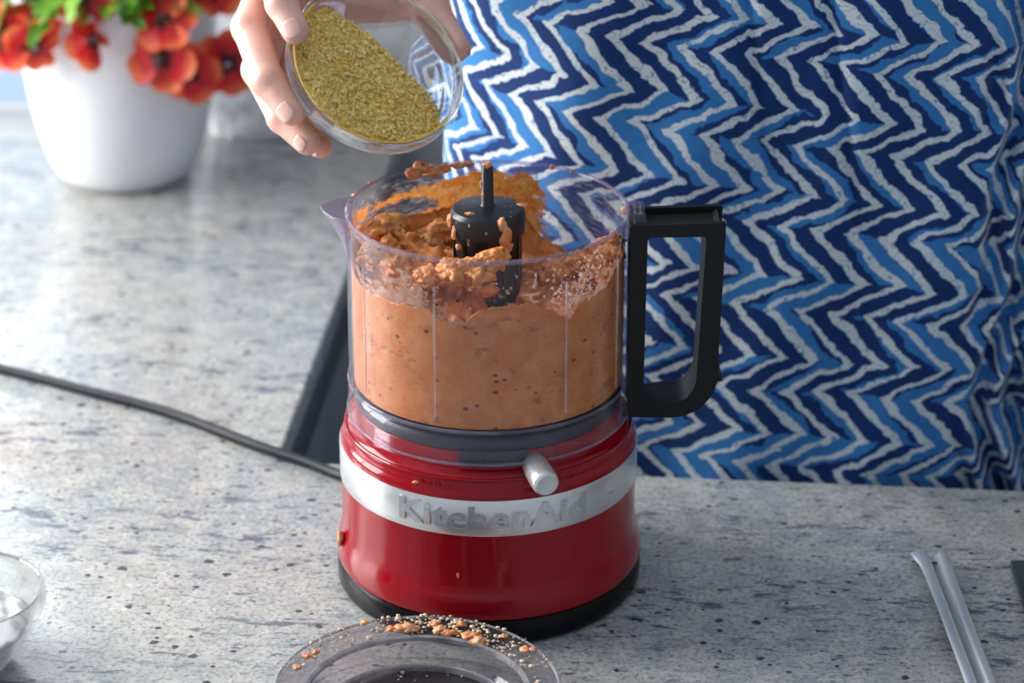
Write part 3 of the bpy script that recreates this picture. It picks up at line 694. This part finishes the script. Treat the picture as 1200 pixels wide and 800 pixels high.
# ------------------------------------------------------------------ metal tool and dark board at the right
def tool():
    # a grooved channel handle; local frame: s along its length, c across, h up
    A = Vector((0.2638, 0.0310, .0048)); B = Vector((0.2936, -0.2172, .0048))
    d = (B - A).normalized(); cr = Vector((0, 0, 1)).cross(d).normalized(); cr = -cr if cr.x < 0 else cr
    L = (B - A).length; ns, ncx = 40, 41; v, f = [], []
    for i in range(ns):
        s = i / (ns - 1); ww = .0095 - .0008 * min(1, s / .25)
        for j in range(ncx):
            c = -1 + 2 * j / (ncx - 1)
            hgt = .0036 * (1 - (abs(abs(c) - .55) / .55) ** 3.2) - .0040 * math.exp(-((c - .05) / .28) ** 2)
            p = A + d * (L * s) + cr * (c * ww) + Vector((0, 0, hgt))
            if c < -.2: p += (-cr) * (.0035 * max(0, 1 - s / .09) ** 2 * (-c - .2) / .8) - d * (.0008 * max(0, 1 - s / .05))
            v.append(p)
    for i in range(ns - 1):
        for j in range(ncx - 1): q = i * ncx + j; f.append((q, q + 1, q + ncx + 1, q + ncx))
    loc = Vector((A.x, A.y, 0)); v = [p - loc for p in v]
    th = thing('kitchen_tool', 'satin metal utensil handle with a lengthwise groove near the right edge', 'utensil', loc)
    o = put('handle', v, f, M_tool, th); sm = o.modifiers.new('thick', 'SOLIDIFY'); sm.thickness = .0040; sm.offset = 1; bv = o.modifiers.new('round', 'BEVEL'); bv.width = .0006; bv.segments = 2; bv.limit_method = 'ANGLE'
    bm = bmesh.new(); bmesh.ops.create_circle(bm, cap_ends=True, segments=24, radius=.0019)
    h = put_bm('hanging_hole', bm, M_black, th, False)
    p = A + d * .0075 + cr * .0002 - loc; h.location = (p.x, p.y, p.z - .0002); h.scale = (1.1, .7, 1)
tool()
bd = prism('slate_board', [(.3105, .0320), (.50, .050), (.52, -.16), (.3180, -.20), (.3160, -.06)], .0, .0045, plain('slate', (.040, .048, .056), .5), bevel=.0012)
tag(bd, 'dark slate grey board whose corner shows at the right edge', 'board')

# ------------------------------------------------------------------ glass prep bowl in the hand, with seasoning
BC = Vector((-.0685, .0599, .2947)); BA = Vector((.4358, -.5744, .6929)).normalized()
qb = BA.to_track_quat('Z', 'Y')
hb = thing('glass_prep_bowl', 'clear glass bowl of yellow-green seasoning tipped in the hand over the processor', 'bowl', BC)
hb.rotation_euler = qb.to_euler()
prof = [(0, -.0428), (.029, -.0432), (.0312, -.0424), (.0345, -.0375), (.0410, -.0275), (.0475, -.0165), (.0512, -.0110), (.0530, -.0098), (.0533, -.0020), (.0530, -.0003), (.0520, .0), (.0508, -.0004), (.0503, -.0020), (.0500, -.0096), (.0492, -.0104), (.0488, -.0112), (.0474, -.0126), (.0470, -.0136), (.0454, -.0152), (.0450, -.0162), (.0430, -.0190), (.0425, -.0202), (.0404, -.0232), (.0399, -.0244), (.0372, -.0284), (.0318, -.0370), (.0285, -.0396), (0, -.0398)]
lathe('bowl_wall', prof, M_glass, hb, 128)
Rq = qb.to_matrix(); RqT = Rq.transposed()
# powder: fills the low side; in the bowl's own frame its free surface is a plane tilted to the lower left
ud = RqT @ Vector((-.652, -.354, -.667)).normalized()      # direction of the low side in the bowl's frame
ang0 = math.atan2(ud.y, ud.x)
NRr, NT_ = 46, 120
def inner_r(z):
    tab = [(-.0398, .0285), (-.0370, .0318), (-.0270, .0380), (-.0175, .0440), (-.0125, .0478), (-.0096, .0500), (-.002, .0503), (0, .0503)]
    for (z0, r0), (z1, r1) in zip(tab[:-1], tab[1:]):
        if z <= z1: return r0 + (r1 - r0) * max(0, (z - z0)) / (z1 - z0)
    return .0503
def inner_z(r):
    lo, hi = -.0398, 0.
    for _ in range(22):
        mid = (lo + hi) / 2
        if inner_r(mid) < r: lo = mid
        else: hi = mid
    return hi if r > .0285 else -.0398
v, f = [], []
def surf(x, y):
    q = (x * math.cos(ang0) + y * math.sin(ang0)) / .05          # +1 on the low side
    pq = (-x * math.sin(ang0) + y * math.cos(ang0)) / .05; q += .16 * (1 - pq * pq) - .03
    z = -.0145 + .0125 * q + .006 * math.exp(-((q - .1) / .5) ** 2) - .030 * max(0, -.28 - q) / .5
    return min(z, -.0012) + .0042 * fbm((x, y, 2), 60, 4) + .0030 * fbm((x, y, 7), 260, 3)
for k in range(NRr):
    for i in range(NT_):
        a = 2 * PI * i / NT_; r = .0498 * k / (NRr - 1); x, y = r * math.cos(a), r * math.sin(a)
        z = max(surf(x, y), inner_z(r + .0006) + .0004); v.append((x, y, z))
for k in range(NRr - 1):
    for i in range(NT_): j = (i + 1) % NT_; f.append((k * NT_ + i, k * NT_ + j, (k + 1) * NT_ + j, (k + 1) * NT_ + i))
keep = []
for fc in f:
    cx = [sum(v[q][d] for q in fc) / 4 for d in range(3)]
    if surf(cx[0], cx[1]) > inner_z(math.hypot(cx[0], cx[1]) + .0006) - .0002: keep.append(fc)
t = NT('ground_seasoning'); vv = t.coord(); n1 = t.noise(vv, 500, 4, .7)
c = t.mix(t.step(t.noise(vv, 90, 4), .3, .7), (.98, .58, .09), (1., .72, .20))
c = t.mix(t.math('MULTIPLY', t.step(n1, .52, .7), .5), c, (.46, .28, .05)); c = t.mix(t.math('MULTIPLY', t.step(t.noise(vv, 700, 3), .6, .7), .5), c, (.90, .76, .40))
t.set(Base_Color=c, Roughness=.85); t.bump(n1, .8, .0015); M_seas = t.m
seas = put('seasoning', v, keep, M_seas); seas.location = BC; seas.rotation_euler = hb.rotation_euler
sm = seas.modifiers.new('thick', 'SOLIDIFY'); sm.thickness = .0010; sm.offset = 1
tag(seas, 'coarse yellow-green ground seasoning inside the tipped glass bowl', 'seasoning'); seas['kind'] = 'stuff'
# flakes standing proud of the powder
bm = bmesh.new(); Rl = random.Random(21); nfl = 0
while nfl < 4200:
    r = .0492 * math.sqrt(Rl.random()); a = Rl.uniform(0, 2 * PI); x, y = r * math.cos(a), r * math.sin(a); z = surf(x, y)
    if z < inner_z(r + .0006) + .0004: continue
    l = Rl.choice((.0006, .0008, .0010, .0013, .0022)) * Rl.uniform(.7, 1.3); wd = l * Rl.uniform(.25, .6)
    M = Matrix.Translation((x, y, z + .0004)) @ Matrix.Rotation(Rl.uniform(0, PI * 2), 4, 'Z') @ Matrix.Rotation(Rl.uniform(-.7, .7), 4, 'Y') @ Matrix.Rotation(Rl.uniform(-.7, .7), 4, 'X')
    q = [bm.verts.new(M @ Vector(p)) for p in ((-l, -wd, 0), (l, -wd * .7, .0002), (l * .8, wd, 0), (-l * .7, wd * .8, .0003), (0, 0, .0006))]
    bm.faces.new((q[0], q[1], q[4])); bm.faces.new((q[1], q[2], q[4])); bm.faces.new((q[2], q[3], q[4])); bm.faces.new((q[3], q[0], q[4])); nfl += 1
t = NT('seasoning_flake'); rn = t.noise(t.coord(), 420, 3, .8); t.set(Base_Color=t.mix(t.step(rn, .35, .65), (.66, .41, .06), (1., .82, .34)), Roughness=.8)
put_bm('flake', bm, t.m, seas, False)['kind'] = 'stuff'

# ------------------------------------------------------------------ the cook
pc = (.175, .285, -.9)
person = thing('person', 'person in blue chevron print dress tipping a glass bowl with the right hand', 'person', pc)
H = dict(index=[(-.1225, .1287, .3606), (-.134, .0828, .3437), (-.1221, .0538, .3307), (-.1131, .0436, .3184)],
         middle=[(-.1337, .1307, .3428), (-.1446, .0707, .3113), (-.129, .0392, .2896), (-.1137, .0267, .2759)],
         ring=[(-.1301, .1365, .3256), (-.1414, .0772, .2836), (-.1226, .0455, .2656), (-.1065, .0328, .256)],
         pinky=[(-.1211, .1414, .3102), (-.132, .0861, .2673), (-.1163, .0617, .2539), (-.1014, .0491, .2473)],
         thumb=[(-.0635, .1763, .3574), (-.0576, .1454, .329), (-.0441, .1196, .308), (-.0297, .1017, .2924)])
WR = (-.0814, .2161, .3764)
ELB = (-.185, .335, .445); SHO = (-.005, .285, .545)
RAD = dict(index=(.0110, .0100, .0090, .0080), middle=(.0112, .0102, .0094, .0082), ring=(.0108, .0098, .0088, .0078), pinky=(.0098, .0086, .0078, .0068), thumb=(.0145, .0125, .0112, .0098))
hstep = .0013
lo = np.array((-.215, .005, .225)); hi = np.array((.01, .345, .495))
X = grid(lo, hi, hstep)
D = None
palm = capsule(X, WR, H['index'][0], .0215, .0125)
for nm, rr in (('middle', .0125), ('ring', .0122), ('pinky', .0115)): palm = smin(palm, capsule(X, WR, H[nm][0], .0200, rr), .014)
palm = smin(palm, capsule(X, H['thumb'][0], H['thumb'][1], .0165, .0140), .014)
palm = smin(palm, capsule(X, H['thumb'][1], H['index'][0], .0100, .0090), .016)
palm = smin(palm, capsule(X, H['thumb'][1], H['ring'][0], .0110, .0110), .016)
palm = smin(palm, capsule(X, H['index'][0], H['pinky'][0], .0120, .0112), .010)
palm = smin(palm, capsule(X, (-0.1119, 0.1361, 0.3114), (-0.0551, 0.1434, 0.3118), .0150, .0150), .012)
palm = smin(palm, capsule(X, WR, ELB, .0220, .038), .02)
for nm, J in list(H.items()):
    R_ = RAD[nm]; d = capsule(X, J[0], J[1], R_[0], R_[1])
    for i in (1, 2): d = smin(d, capsule(X, J[i], J[i + 1], R_[i], R_[i + 1]), .003)
    for i in (1, 2):     # knuckles
        d = smin(d, np.linalg.norm(X - np.array(J[i], np.float32), axis=-1) - R_[i] * .985, .002)
    palm_k = smin(palm, d, .007) if nm == 'thumb' else None
    H[nm + '_d'] = d
for nm in ('thumb', 'index', 'middle', 'ring', 'pinky'):
    d = H.pop(nm + '_d'); D = d if D is None else smin(D, d, .0016)
D = smin(D, palm, .008)
# the glass presses the pads flat
rel_ = (X - np.array(BC, np.float32)) @ np.array(Rq, np.float32)
rr = np.hypot(rel_[..., 0], rel_[..., 1]); zz = rel_[..., 2]
ro = np.interp(zz, [-.0432, -.0424, -.0375, -.0275, -.0165, -.0110, -.0098, .0], [.029, .0312, .0345, .0410, .0475, .0512, .0530, .0533]).astype(np.float32)
bowl_d = np.maximum(rr - ro - .0004, np.maximum(zz - .0006, -.0440 - zz))
D = np.maximum(D, -bowl_d)
Vh, Fh = surface_nets(D, lo, hstep)
nz_ = np.array([fbm(p, 70, 3) for p in Vh]); 
# the rest of the body, coarser, under the dress (one mesh with the hand and forearm)
bs = .008; lo2 = np.array((-.36, .06, -.915)); hi2 = np.array((.60, .52, .94))
Y = grid(lo2, hi2, bs)
B = capsule(Y, (.175, .295, .02), (.175, .30, .40), .092, .092)
B = smin(B, capsule(Y, (.06, .29, .485), (.29, .29, .485), .062, .062), .05)
B = smin(B, capsule(Y, (.115, .295, -.06), (.235, .295, -.06), .088, .088), .05)
for s in (-1, 1):
    B = smin(B, capsule(Y, (.175 + s * .085, .285, -.10), (.175 + s * .085, .28, -.47), .070, .056), .03)
    B = smin(B, capsule(Y, (.175 + s * .085, .28, -.47), (.175 + s * .085, .30, -.84), .054, .036), .03)
    B = smin(B, capsule(Y, (.175 + s * .085, .31, -.875), (.175 + s * .10, .16, -.885), .036, .028), .03)
B = smin(B, capsule(Y, SHO, ELB, .048, .040), .03); B = smin(B, capsule(Y, ELB, tuple(np.array(ELB) * .5 + np.array(WR) * .5), .038, .0285), .02)
B = smin(B, capsule(Y, (.355, .285, .545), (.45, .33, .27), .048, .040), .03); B = smin(B, capsule(Y, (.45, .33, .27), (.47, .29, .03), .038, .026), .02)
B = smin(B, capsule(Y, (.47, .29, .03), (.47, .26, -.06), .028, .016), .02)
B = smin(B, capsule(Y, (.175, .285, .52), (.175, .265, .70), .058, .052), .03)
hd_ = np.linalg.norm((Y - np.array((.175, .255, .775), np.float32)) / np.array((.075, .095, .115), np.float32), axis=-1) - 1
B = smin(B, hd_ * .085, .02)
B = smin(B, capsule(Y, (.175, .165, .785), (.175, .150, .755), .008, .013), .012)      # nose
B = smin(B, capsule(Y, (.160, .172, .722), (.190, .172, .722), .008, .008), .008)      # mouth
for s in (-1, 1): B = smin(B, capsule(Y, (.175 + s * .078, .262, .79), (.175 + s * .078, .262, .755), .012, .010), .008)
for s in (-1, 1): B = np.maximum(B, -(np.linalg.norm(Y - np.array((.175 + s * .032, .150, .79), np.float32), axis=-1) - .014))
Vb, Fb = surface_nets(B, lo2, bs)
Vall = np.concatenate([Vh, Vb]) - np.array(pc); Fall = np.concatenate([Fh, Fb + len(Vh)])
body = put('body', Vall.tolist(), Fall.tolist(), M_skin, person)
cs_ = body.modifiers.new('soft', 'SMOOTH'); cs_.factor = .5; cs_.iterations = 3
# fingernails: curved plates on the visible finger ends
def nail(nm, ndir, r, L=.0125, W=.0108, back=.05):
    a = Vector(H[nm][2]); b = Vector(H[nm][3]); d = (b - a).normalized(); nrm = Vector(ndir); nrm = (nrm - d * nrm.dot(d)).normalized(); cr = d.cross(nrm)
    v, f = [], []; nu, nv = 9, 9
    for i in range(nu):
        s = -1 + 2 * i / (nu - 1)
        for j in range(nv):
            q = -1 + 2 * j / (nv - 1); hw = math.sqrt(max(0, 1 - abs(s) ** 4)) * .97 + .03
            an = q * hw * (W / 2) / r; l = s * L / 2
            rad = r - .0001 - .0011 * max(0, s) ** 2 * 1.0 - (.0006 if s < -.9 else 0)
            v.append(b + d * (l + r * back) + nrm * (rad * math.cos(an)) + cr * (rad * math.sin(an)) - Vector(pc))
    for i in range(nu - 1):
        for j in range(nv - 1): q = i * nv + j; f.append((q, q + 1, q + nv + 1, q + nv))
    o = put('fingernail', v, f, M_nail, person); sm = o.modifiers.new('thick', 'SOLIDIFY'); sm.thickness = .0007; sm.offset = 0
toC = -CF
nail('index', toC * .8 - CR * .3 + CU * .3, .0080); nail('middle', toC * .85 - CR * .45 - CU * .1, .0082); nail('ring', toC * .8 - CR * .5 - CU * .3, .0078, .0095, .0092); nail('pinky', toC * .6 - CR * .6 - CU * .5, .0068, .008, .0078)
nail('thumb', -toC * .7 + CR * .7 + CU * .3, .0098, .012, .011)
# dress: loose tube of printed cotton with gathers at the cook's left side
def dress():
    NU, NV = 720, 150; cx, cy = .165, .275; v, f, UV = [], [], []
    zs = [-.50 + (.56 + .50) * j / (NV - 1) for j in range(NV)]
    rows = []
    for z in zs:
        wa = .215 + .030 * max(0, -z) + .012 * math.sin(z * 9 + .4) * .4; wb = .118 + .10 * max(0, -z) ** 1.2
        if z > .40: k = (z - .40) / .16; wa *= 1 - .16 * k * k; wb *= 1 - .22 * k * k
        row = []
        for i in range(NU):
            a = 2 * PI * i / NU; ca, sa = math.cos(a), math.sin(a); e = .80
            x = cx + wa * math.copysign(abs(ca) ** e, ca); y = cy + wb * math.copysign(abs(sa) ** e, sa)
            if sa < 0:
                # soft folds
                dd = .004 * math.sin(x * 31 + z * 6 + 1.2) * (.6 + .4 * math.sin(z * 13)) + .0022 * math.sin(x * 74 - z * 19) + .008 * fbm((x, z, 4), 9, 3)
                # two pressed tucks
                for (x0, sl, z0) in ((.145, -.14, .16), (.195, -.17, .13)):
                    q = (x - (x0 + sl * (z - .28))) / .0042; dd += .0065 * math.exp(-q * q) * min(1, max(0, (z - z0) / .06))
                # bunched gathers on the right
                g = min(1, max(0, (x - .278) / .035)); g = g * g * (3 - 2 * g)
                ph = (x - .292 + .014 * math.sin(z * 17 + .8) + .006 * math.sin(z * 41)) / .0225 * 2 * PI
                dd += g * .0125 * math.sin(ph) + g * .010
                y += dd
            row.append((x, y, z))
        rows.append(row)
    i0 = int(NU * .75)
    for j, row in enumerate(rows):
        u = [0] * (NU + 1); s = 0
        for i in range(1, NU + 1):
            p, q = row[(i0 + i - 1) % NU], row[(i0 + i) % NU]; s += math.dist(p, q); u[i] = s
        tot = s
        for i in range(NU): v.append(tuple(c - o_ for c, o_ in zip(row[i], pc)))
        UV.append([(u[(i - i0) % NU] - (tot if (i - i0) % NU > NU // 2 else 0)) for i in range(NU)])
    faces, luv = [], []
    for j in range(NV - 1):
        for i in range(NU):
            k = (i + 1) % NU; 
            if i == (i0 + NU // 2) % NU: u1 = UV[j][i] ; u2 = UV[j][i] + .001; u3 = UV[j + 1][i] + .001; u4 = UV[j + 1][i]
            else: u1, u2, u3, u4 = UV[j][i], UV[j][k], UV[j + 1][k], UV[j + 1][i]
            faces.append((j * NU + i, j * NU + k, (j + 1) * NU + k, (j + 1) * NU + i)); luv += [u1, zs[j], u2, zs[j], u3, zs[j + 1], u4, zs[j + 1]]
    o = put('dress', v, faces, M_cloth, person); uv = o.data.uv_layers.new(name='UVMap'); uv.data.foreach_set('uv', luv)
    # sleeves
    for nm, a, b in (('sleeve', SHO, ELB), ('sleeve', (.355, .285, .545), (.45, .33, .27))):
        A_, B_ = Vector(a), Vector(b); A_ = A_ + (A_ - B_) * .05; d = (B_ - A_).normalized(); s1 = d.cross(Vector((0, 1, .1))).normalized(); s2 = s1.cross(d); vv, ff, uvs = [], [], []; n1, n2 = 24, 48; Ls = (B_ - A_).length
        for i in range(n1):
            t_ = i / (n1 - 1); r = .058 + .006 * t_
            for k in range(n2): an = 2 * PI * k / n2; rr_ = r + .003 * math.sin(an * 5 + t_ * 4); vv.append(A_ + d * (Ls * (.02 + .96 * t_)) + s1 * (rr_ * math.cos(an)) + s2 * (rr_ * math.sin(an)) - Vector(pc))
        for i in range(n1 - 1):
            for k in range(n2):
                l = (k + 1) % n2; ff.append((i * n2 + k, i * n2 + l, (i + 1) * n2 + l, (i + 1) * n2 + k)); t0, t1 = i / (n1 - 1) * Ls, (i + 1) / (n1 - 1) * Ls; w0, w1 = k / n2 * .36, (k + 1) / n2 * .36; uvs += [w0, t0, w1, t0, w1, t1, w0, t1]
        so = put('sleeve', vv, ff, M_cloth, o); so.data.uv_layers.new(name='UVMap').data.foreach_set('uv', uvs)
dress()
# hair
bm = bmesh.new(); q = bmesh.ops.create_icosphere(bm, subdivisions=4, radius=1)
for vv in q['verts']:
    p = vv.co; vv.co = Vector((.175 + p.x * .086, .270 + p.y * .100 + .004 * math.sin(p.x * 40), .795 + p.z * .108)) - Vector(pc)
bmesh.ops.delete(bm, geom=[x_ for x_ in bm.verts if x_.co.y + pc[1] < .215 and x_.co.z + pc[2] < .835], context='VERTS')
put_bm('hair', bm, plain('brown_hair', (.08, .045, .03), .5, var=.4), person, sharp=0)

# ------------------------------------------------------------------ potted plant
pp = Vector((-.3690, .6600, 0))
pot = thing('potted_plant', 'white round flowerpot of red flowers at the back left of the counter', 'potted plant', pp)
lathe('pot', [(0, .001), (.050, 0), (.0545, .0015), (.0590, .008), (.0665, .026), (.0735, .055), (.0785, .090), (.0815, .125), (.0830, .150), (.0835, .160), (.0825, .1625), (.0805, .162), (.0795, .155), (.078, .13), (0, .13)], M_white, pot, 96)
lathe('soil', [(0, .145), (.05, .146), (.0785, .144)], plain('potting_soil', (.03, .02, .014), .95, var=.5), pot, 48)
# leaves: one lobed leaf mesh shared by all copies
def leaf_mesh(name, mat, lobes=True):
    n = 12; v, f = [], []
    for i in range(n + 1):
        s = i / n; wd = .42 * math.sin(PI * min(1, s ** .8)) ** .8 * (1 + (.22 * math.sin(s * PI * 5.2) if lobes else 0))
        for q in (-1, 0, 1): v.append((s, q * wd * .5 + 0, -.18 * s * s + abs(q) * .06 * math.sin(PI * s)))
    for i in range(n):
        for q in (0, 1): a = i * 3 + q; f.append((a, a + 1, a + 4, a + 3))
    me = bpy.data.meshes.new(name); me.from_pydata(v, [], f); me.materials.append(mat); me.polygons.foreach_set('use_smooth', [True] * len(f)); return me
def leafy(name, c1, c2):
    t = NT(name); oi = t.node('ShaderNodeObjectInfo'); c = t.mix(oi.outputs['Random'], c1, c2); c = t.mix(t.math('MULTIPLY', t.noise(t.coord(), 9, 2), .4), c, tuple(x * .6 for x in c1))
    t.set(Base_Color=c, Roughness=.45, Transmission_Weight=0.)
    tl = t.node('ShaderNodeBsdfTranslucent'); t.link(c, tl.inputs[0]); mx = t.node('ShaderNodeMixShader'); mx.inputs[0].default_value = .35
    t.link(t.p.outputs[0], mx.inputs[1]); t.link(tl.outputs[0], mx.inputs[2]); t.link(mx.outputs[0], t.out.inputs[0]); return t.m
M_leaf = leafy('fresh_green_leaf', (.10, .30, .02), (.28, .55, .05))
me_leaf = leaf_mesh('leaf', M_leaf)
Rl = random.Random(5)
def place_leaf(p, d, size, roll):
    o = bpy.data.objects.new('leaf', me_leaf); col.objects.link(o); o.parent = pot
    z = Vector(d).normalized(); q = z.to_track_quat('X', 'Z') @ Matrix.Rotation(roll, 4, 'X').to_quaternion()
    o.location = p; o.rotation_mode = 'QUATERNION'; o.rotation_quaternion = q; o.scale = (size,) * 3
for k in range(170):
    a = Rl.uniform(0, 2 * PI) if k % 3 else Rl.uniform(-2.9, -.2); r = Rl.uniform(.02, .085) if k < 120 else Rl.uniform(.07, .098)
    z = .162 + Rl.uniform(.0, .06) * (1.15 - r / .12) + (0 if r < .085 else -Rl.uniform(-.01, .012))
    d = (math.cos(a + Rl.uniform(-.7, .7)), math.sin(a + Rl.uniform(-.7, .7)), Rl.uniform(-.5, .6))
    place_leaf((r * math.cos(a), r * math.sin(a), z), d, Rl.uniform(.022, .042), Rl.uniform(-.8, .8))
# flower: five broad petals with a dark throat
def petal_mesh():
    t = NT('red_petal'); at = t.node('ShaderNodeTexCoord'); sp = t.node('ShaderNodeSeparateXYZ'); t.link(at.outputs['Object'], sp.inputs[0])
    x_ = sp.outputs[0]; nz = t.noise(at.outputs['Object'], 5, 3)
    s = t.math('ADD', x_, t.math('MULTIPLY_ADD', nz, .3, -.15))
    c = t.mix(t.step(s, .55, 1.05), (.62, .018, .022), (.88, .22, .07)); c = t.mix(t.step(s, .38, .20), c, (.03, .004, .008))
    t.set(Base_Color=c, Roughness=.5)
    tl = t.node('ShaderNodeBsdfTranslucent'); t.link(c, tl.inputs[0]); mx = t.node('ShaderNodeMixShader'); mx.inputs[0].default_value = .4
    t.link(t.p.outputs[0], mx.inputs[1]); t.link(tl.outputs[0], mx.inputs[2]); t.link(mx.outputs[0], t.out.inputs[0])
    nu, nv = 10, 7; v, f = [], []
    for i in range(nu):
        s = .08 + .92 * i / (nu - 1); wd = .50 * math.sin(PI * (.10 + .78 * s)) ** .7 * s ** .5 * 1.15
        for j in range(nv):
            q = -1 + 2 * j / (nv - 1); v.append((s * (1 - .08 * q * q), q * wd, .30 * s * s - .30 * s + .07 * q * q * s + .03 * math.sin(q * 5 + s * 4) * s))
    for i in range(nu - 1):
        for j in range(nv - 1): a = i * nv + j; f.append((a, a + 1, a + nv + 1, a + nv))
    me = bpy.data.meshes.new('petal'); me.from_pydata(v, [], f); me.materials.append(t.m); me.polygons.foreach_set('use_smooth', [True] * len(f)); return me
me_petal = petal_mesh()
bm = bmesh.new()
for k in range(9):
    a = k * 2.4; r_ = .05 + .02 * (k % 3); q = bmesh.ops.create_cone(bm, cap_ends=True, segments=6, radius1=.02, radius2=.035, depth=.18); bmesh.ops.transform(bm, matrix=Matrix.Translation((r_ * math.cos(a), r_ * math.sin(a), .05)), verts=q['verts'])
me_sta = bpy.data.meshes.new('stamens'); bm.to_mesh(me_sta); bm.free(); me_sta.materials.append(plain('dark_stamen', (.05, .015, .012), .6, var=.5))
def flower(p, facing, size, spin, wilt=0.):
    fo = bpy.data.objects.new('flower', me_sta); col.objects.link(fo); fo.parent = pot; fo.location = Vector(p) - pp
    fo.rotation_mode = 'QUATERNION'; fo.rotation_quaternion = Vector(facing).to_track_quat('Z', 'Y') @ Matrix.Rotation(spin, 4, 'Z').to_quaternion(); fo.scale = (size,) * 3
    for k in range(5):
        o = bpy.data.objects.new('petal', me_petal); col.objects.link(o); o.parent = fo
        tilt = .25 + wilt + (.12 if k % 2 else -.05)
        o.rotation_euler = (.0, tilt * (1 if k % 2 else .6), 2 * PI * k / 5); o.scale = (1, 1.0 + .1 * (k % 2), 1)
FLW = [  # (place, facing, size, spin, wilt)
    ((-.4420, .585, .1365), (-.15, -1, .15), .027, .4, .0), ((-.4110, .575, .1310), (.35, -.75, -.35), .025, 2.5, .25),
    ((-.4129, .590, .1540), (.1, -.65, .75), .022, .2, .25), ((-.3734, .585, .1700), (-.1, -.9, .1), .024, .9, .15),
    ((-.3611, .572, .1420), (.75, -.45, .55), .023, 1.6, .6), ((-.3098, .585, .1565), (.0, -.65, .8), .025, .3, .2),
    ((-.3120, .575, .1265), (-.2, -1, .25), .027, 1.1, .05), ((-.2910, .585, .1100), (.25, -1, .0), .024, .1, .1),
    ((-.2758, .610, .1720), (.1, -1, -.1), .025, .6, .1), ((-.2670, .620, .1090), (.2, -1, .2), .026, 1.3, .0),
    ((-.3161, .600, .1760), (0, -.8, .6), .024, .5, .1)]
for (px_, fc, sz, spn, wl_) in FLW: flower((px_[0], px_[1] - .016, px_[2] + .006), fc, sz * 1.12, spn, wl_)

# ------------------------------------------------------------------ crumpled silver packaging behind the pot
bm = bmesh.new(); bmesh.ops.create_icosphere(bm, subdivisions=4, radius=1)
for q in bm.verts:
    c = q.co.copy(); n_ = 1 + .55 * abs(fbm(c * 1.7 + Vector((3, 1, 8)), 1, 3)) - .35 * abs(fbm(c * 4.1, 1, 2))
    q.co = Vector((c.x * .062 * n_, c.y * .026 * n_, max(0, .046 + c.z * .060 * n_)))
bag = put_bm('crumpled_bag', bm, plain('silver_white_film', (.90, .91, .94), .3, .1), None, sharp=20)
bag.location = (-.268, .772, -.004); tag(bag, 'crumpled silvery white bag on the sill between flowerpot and hand', 'bag')
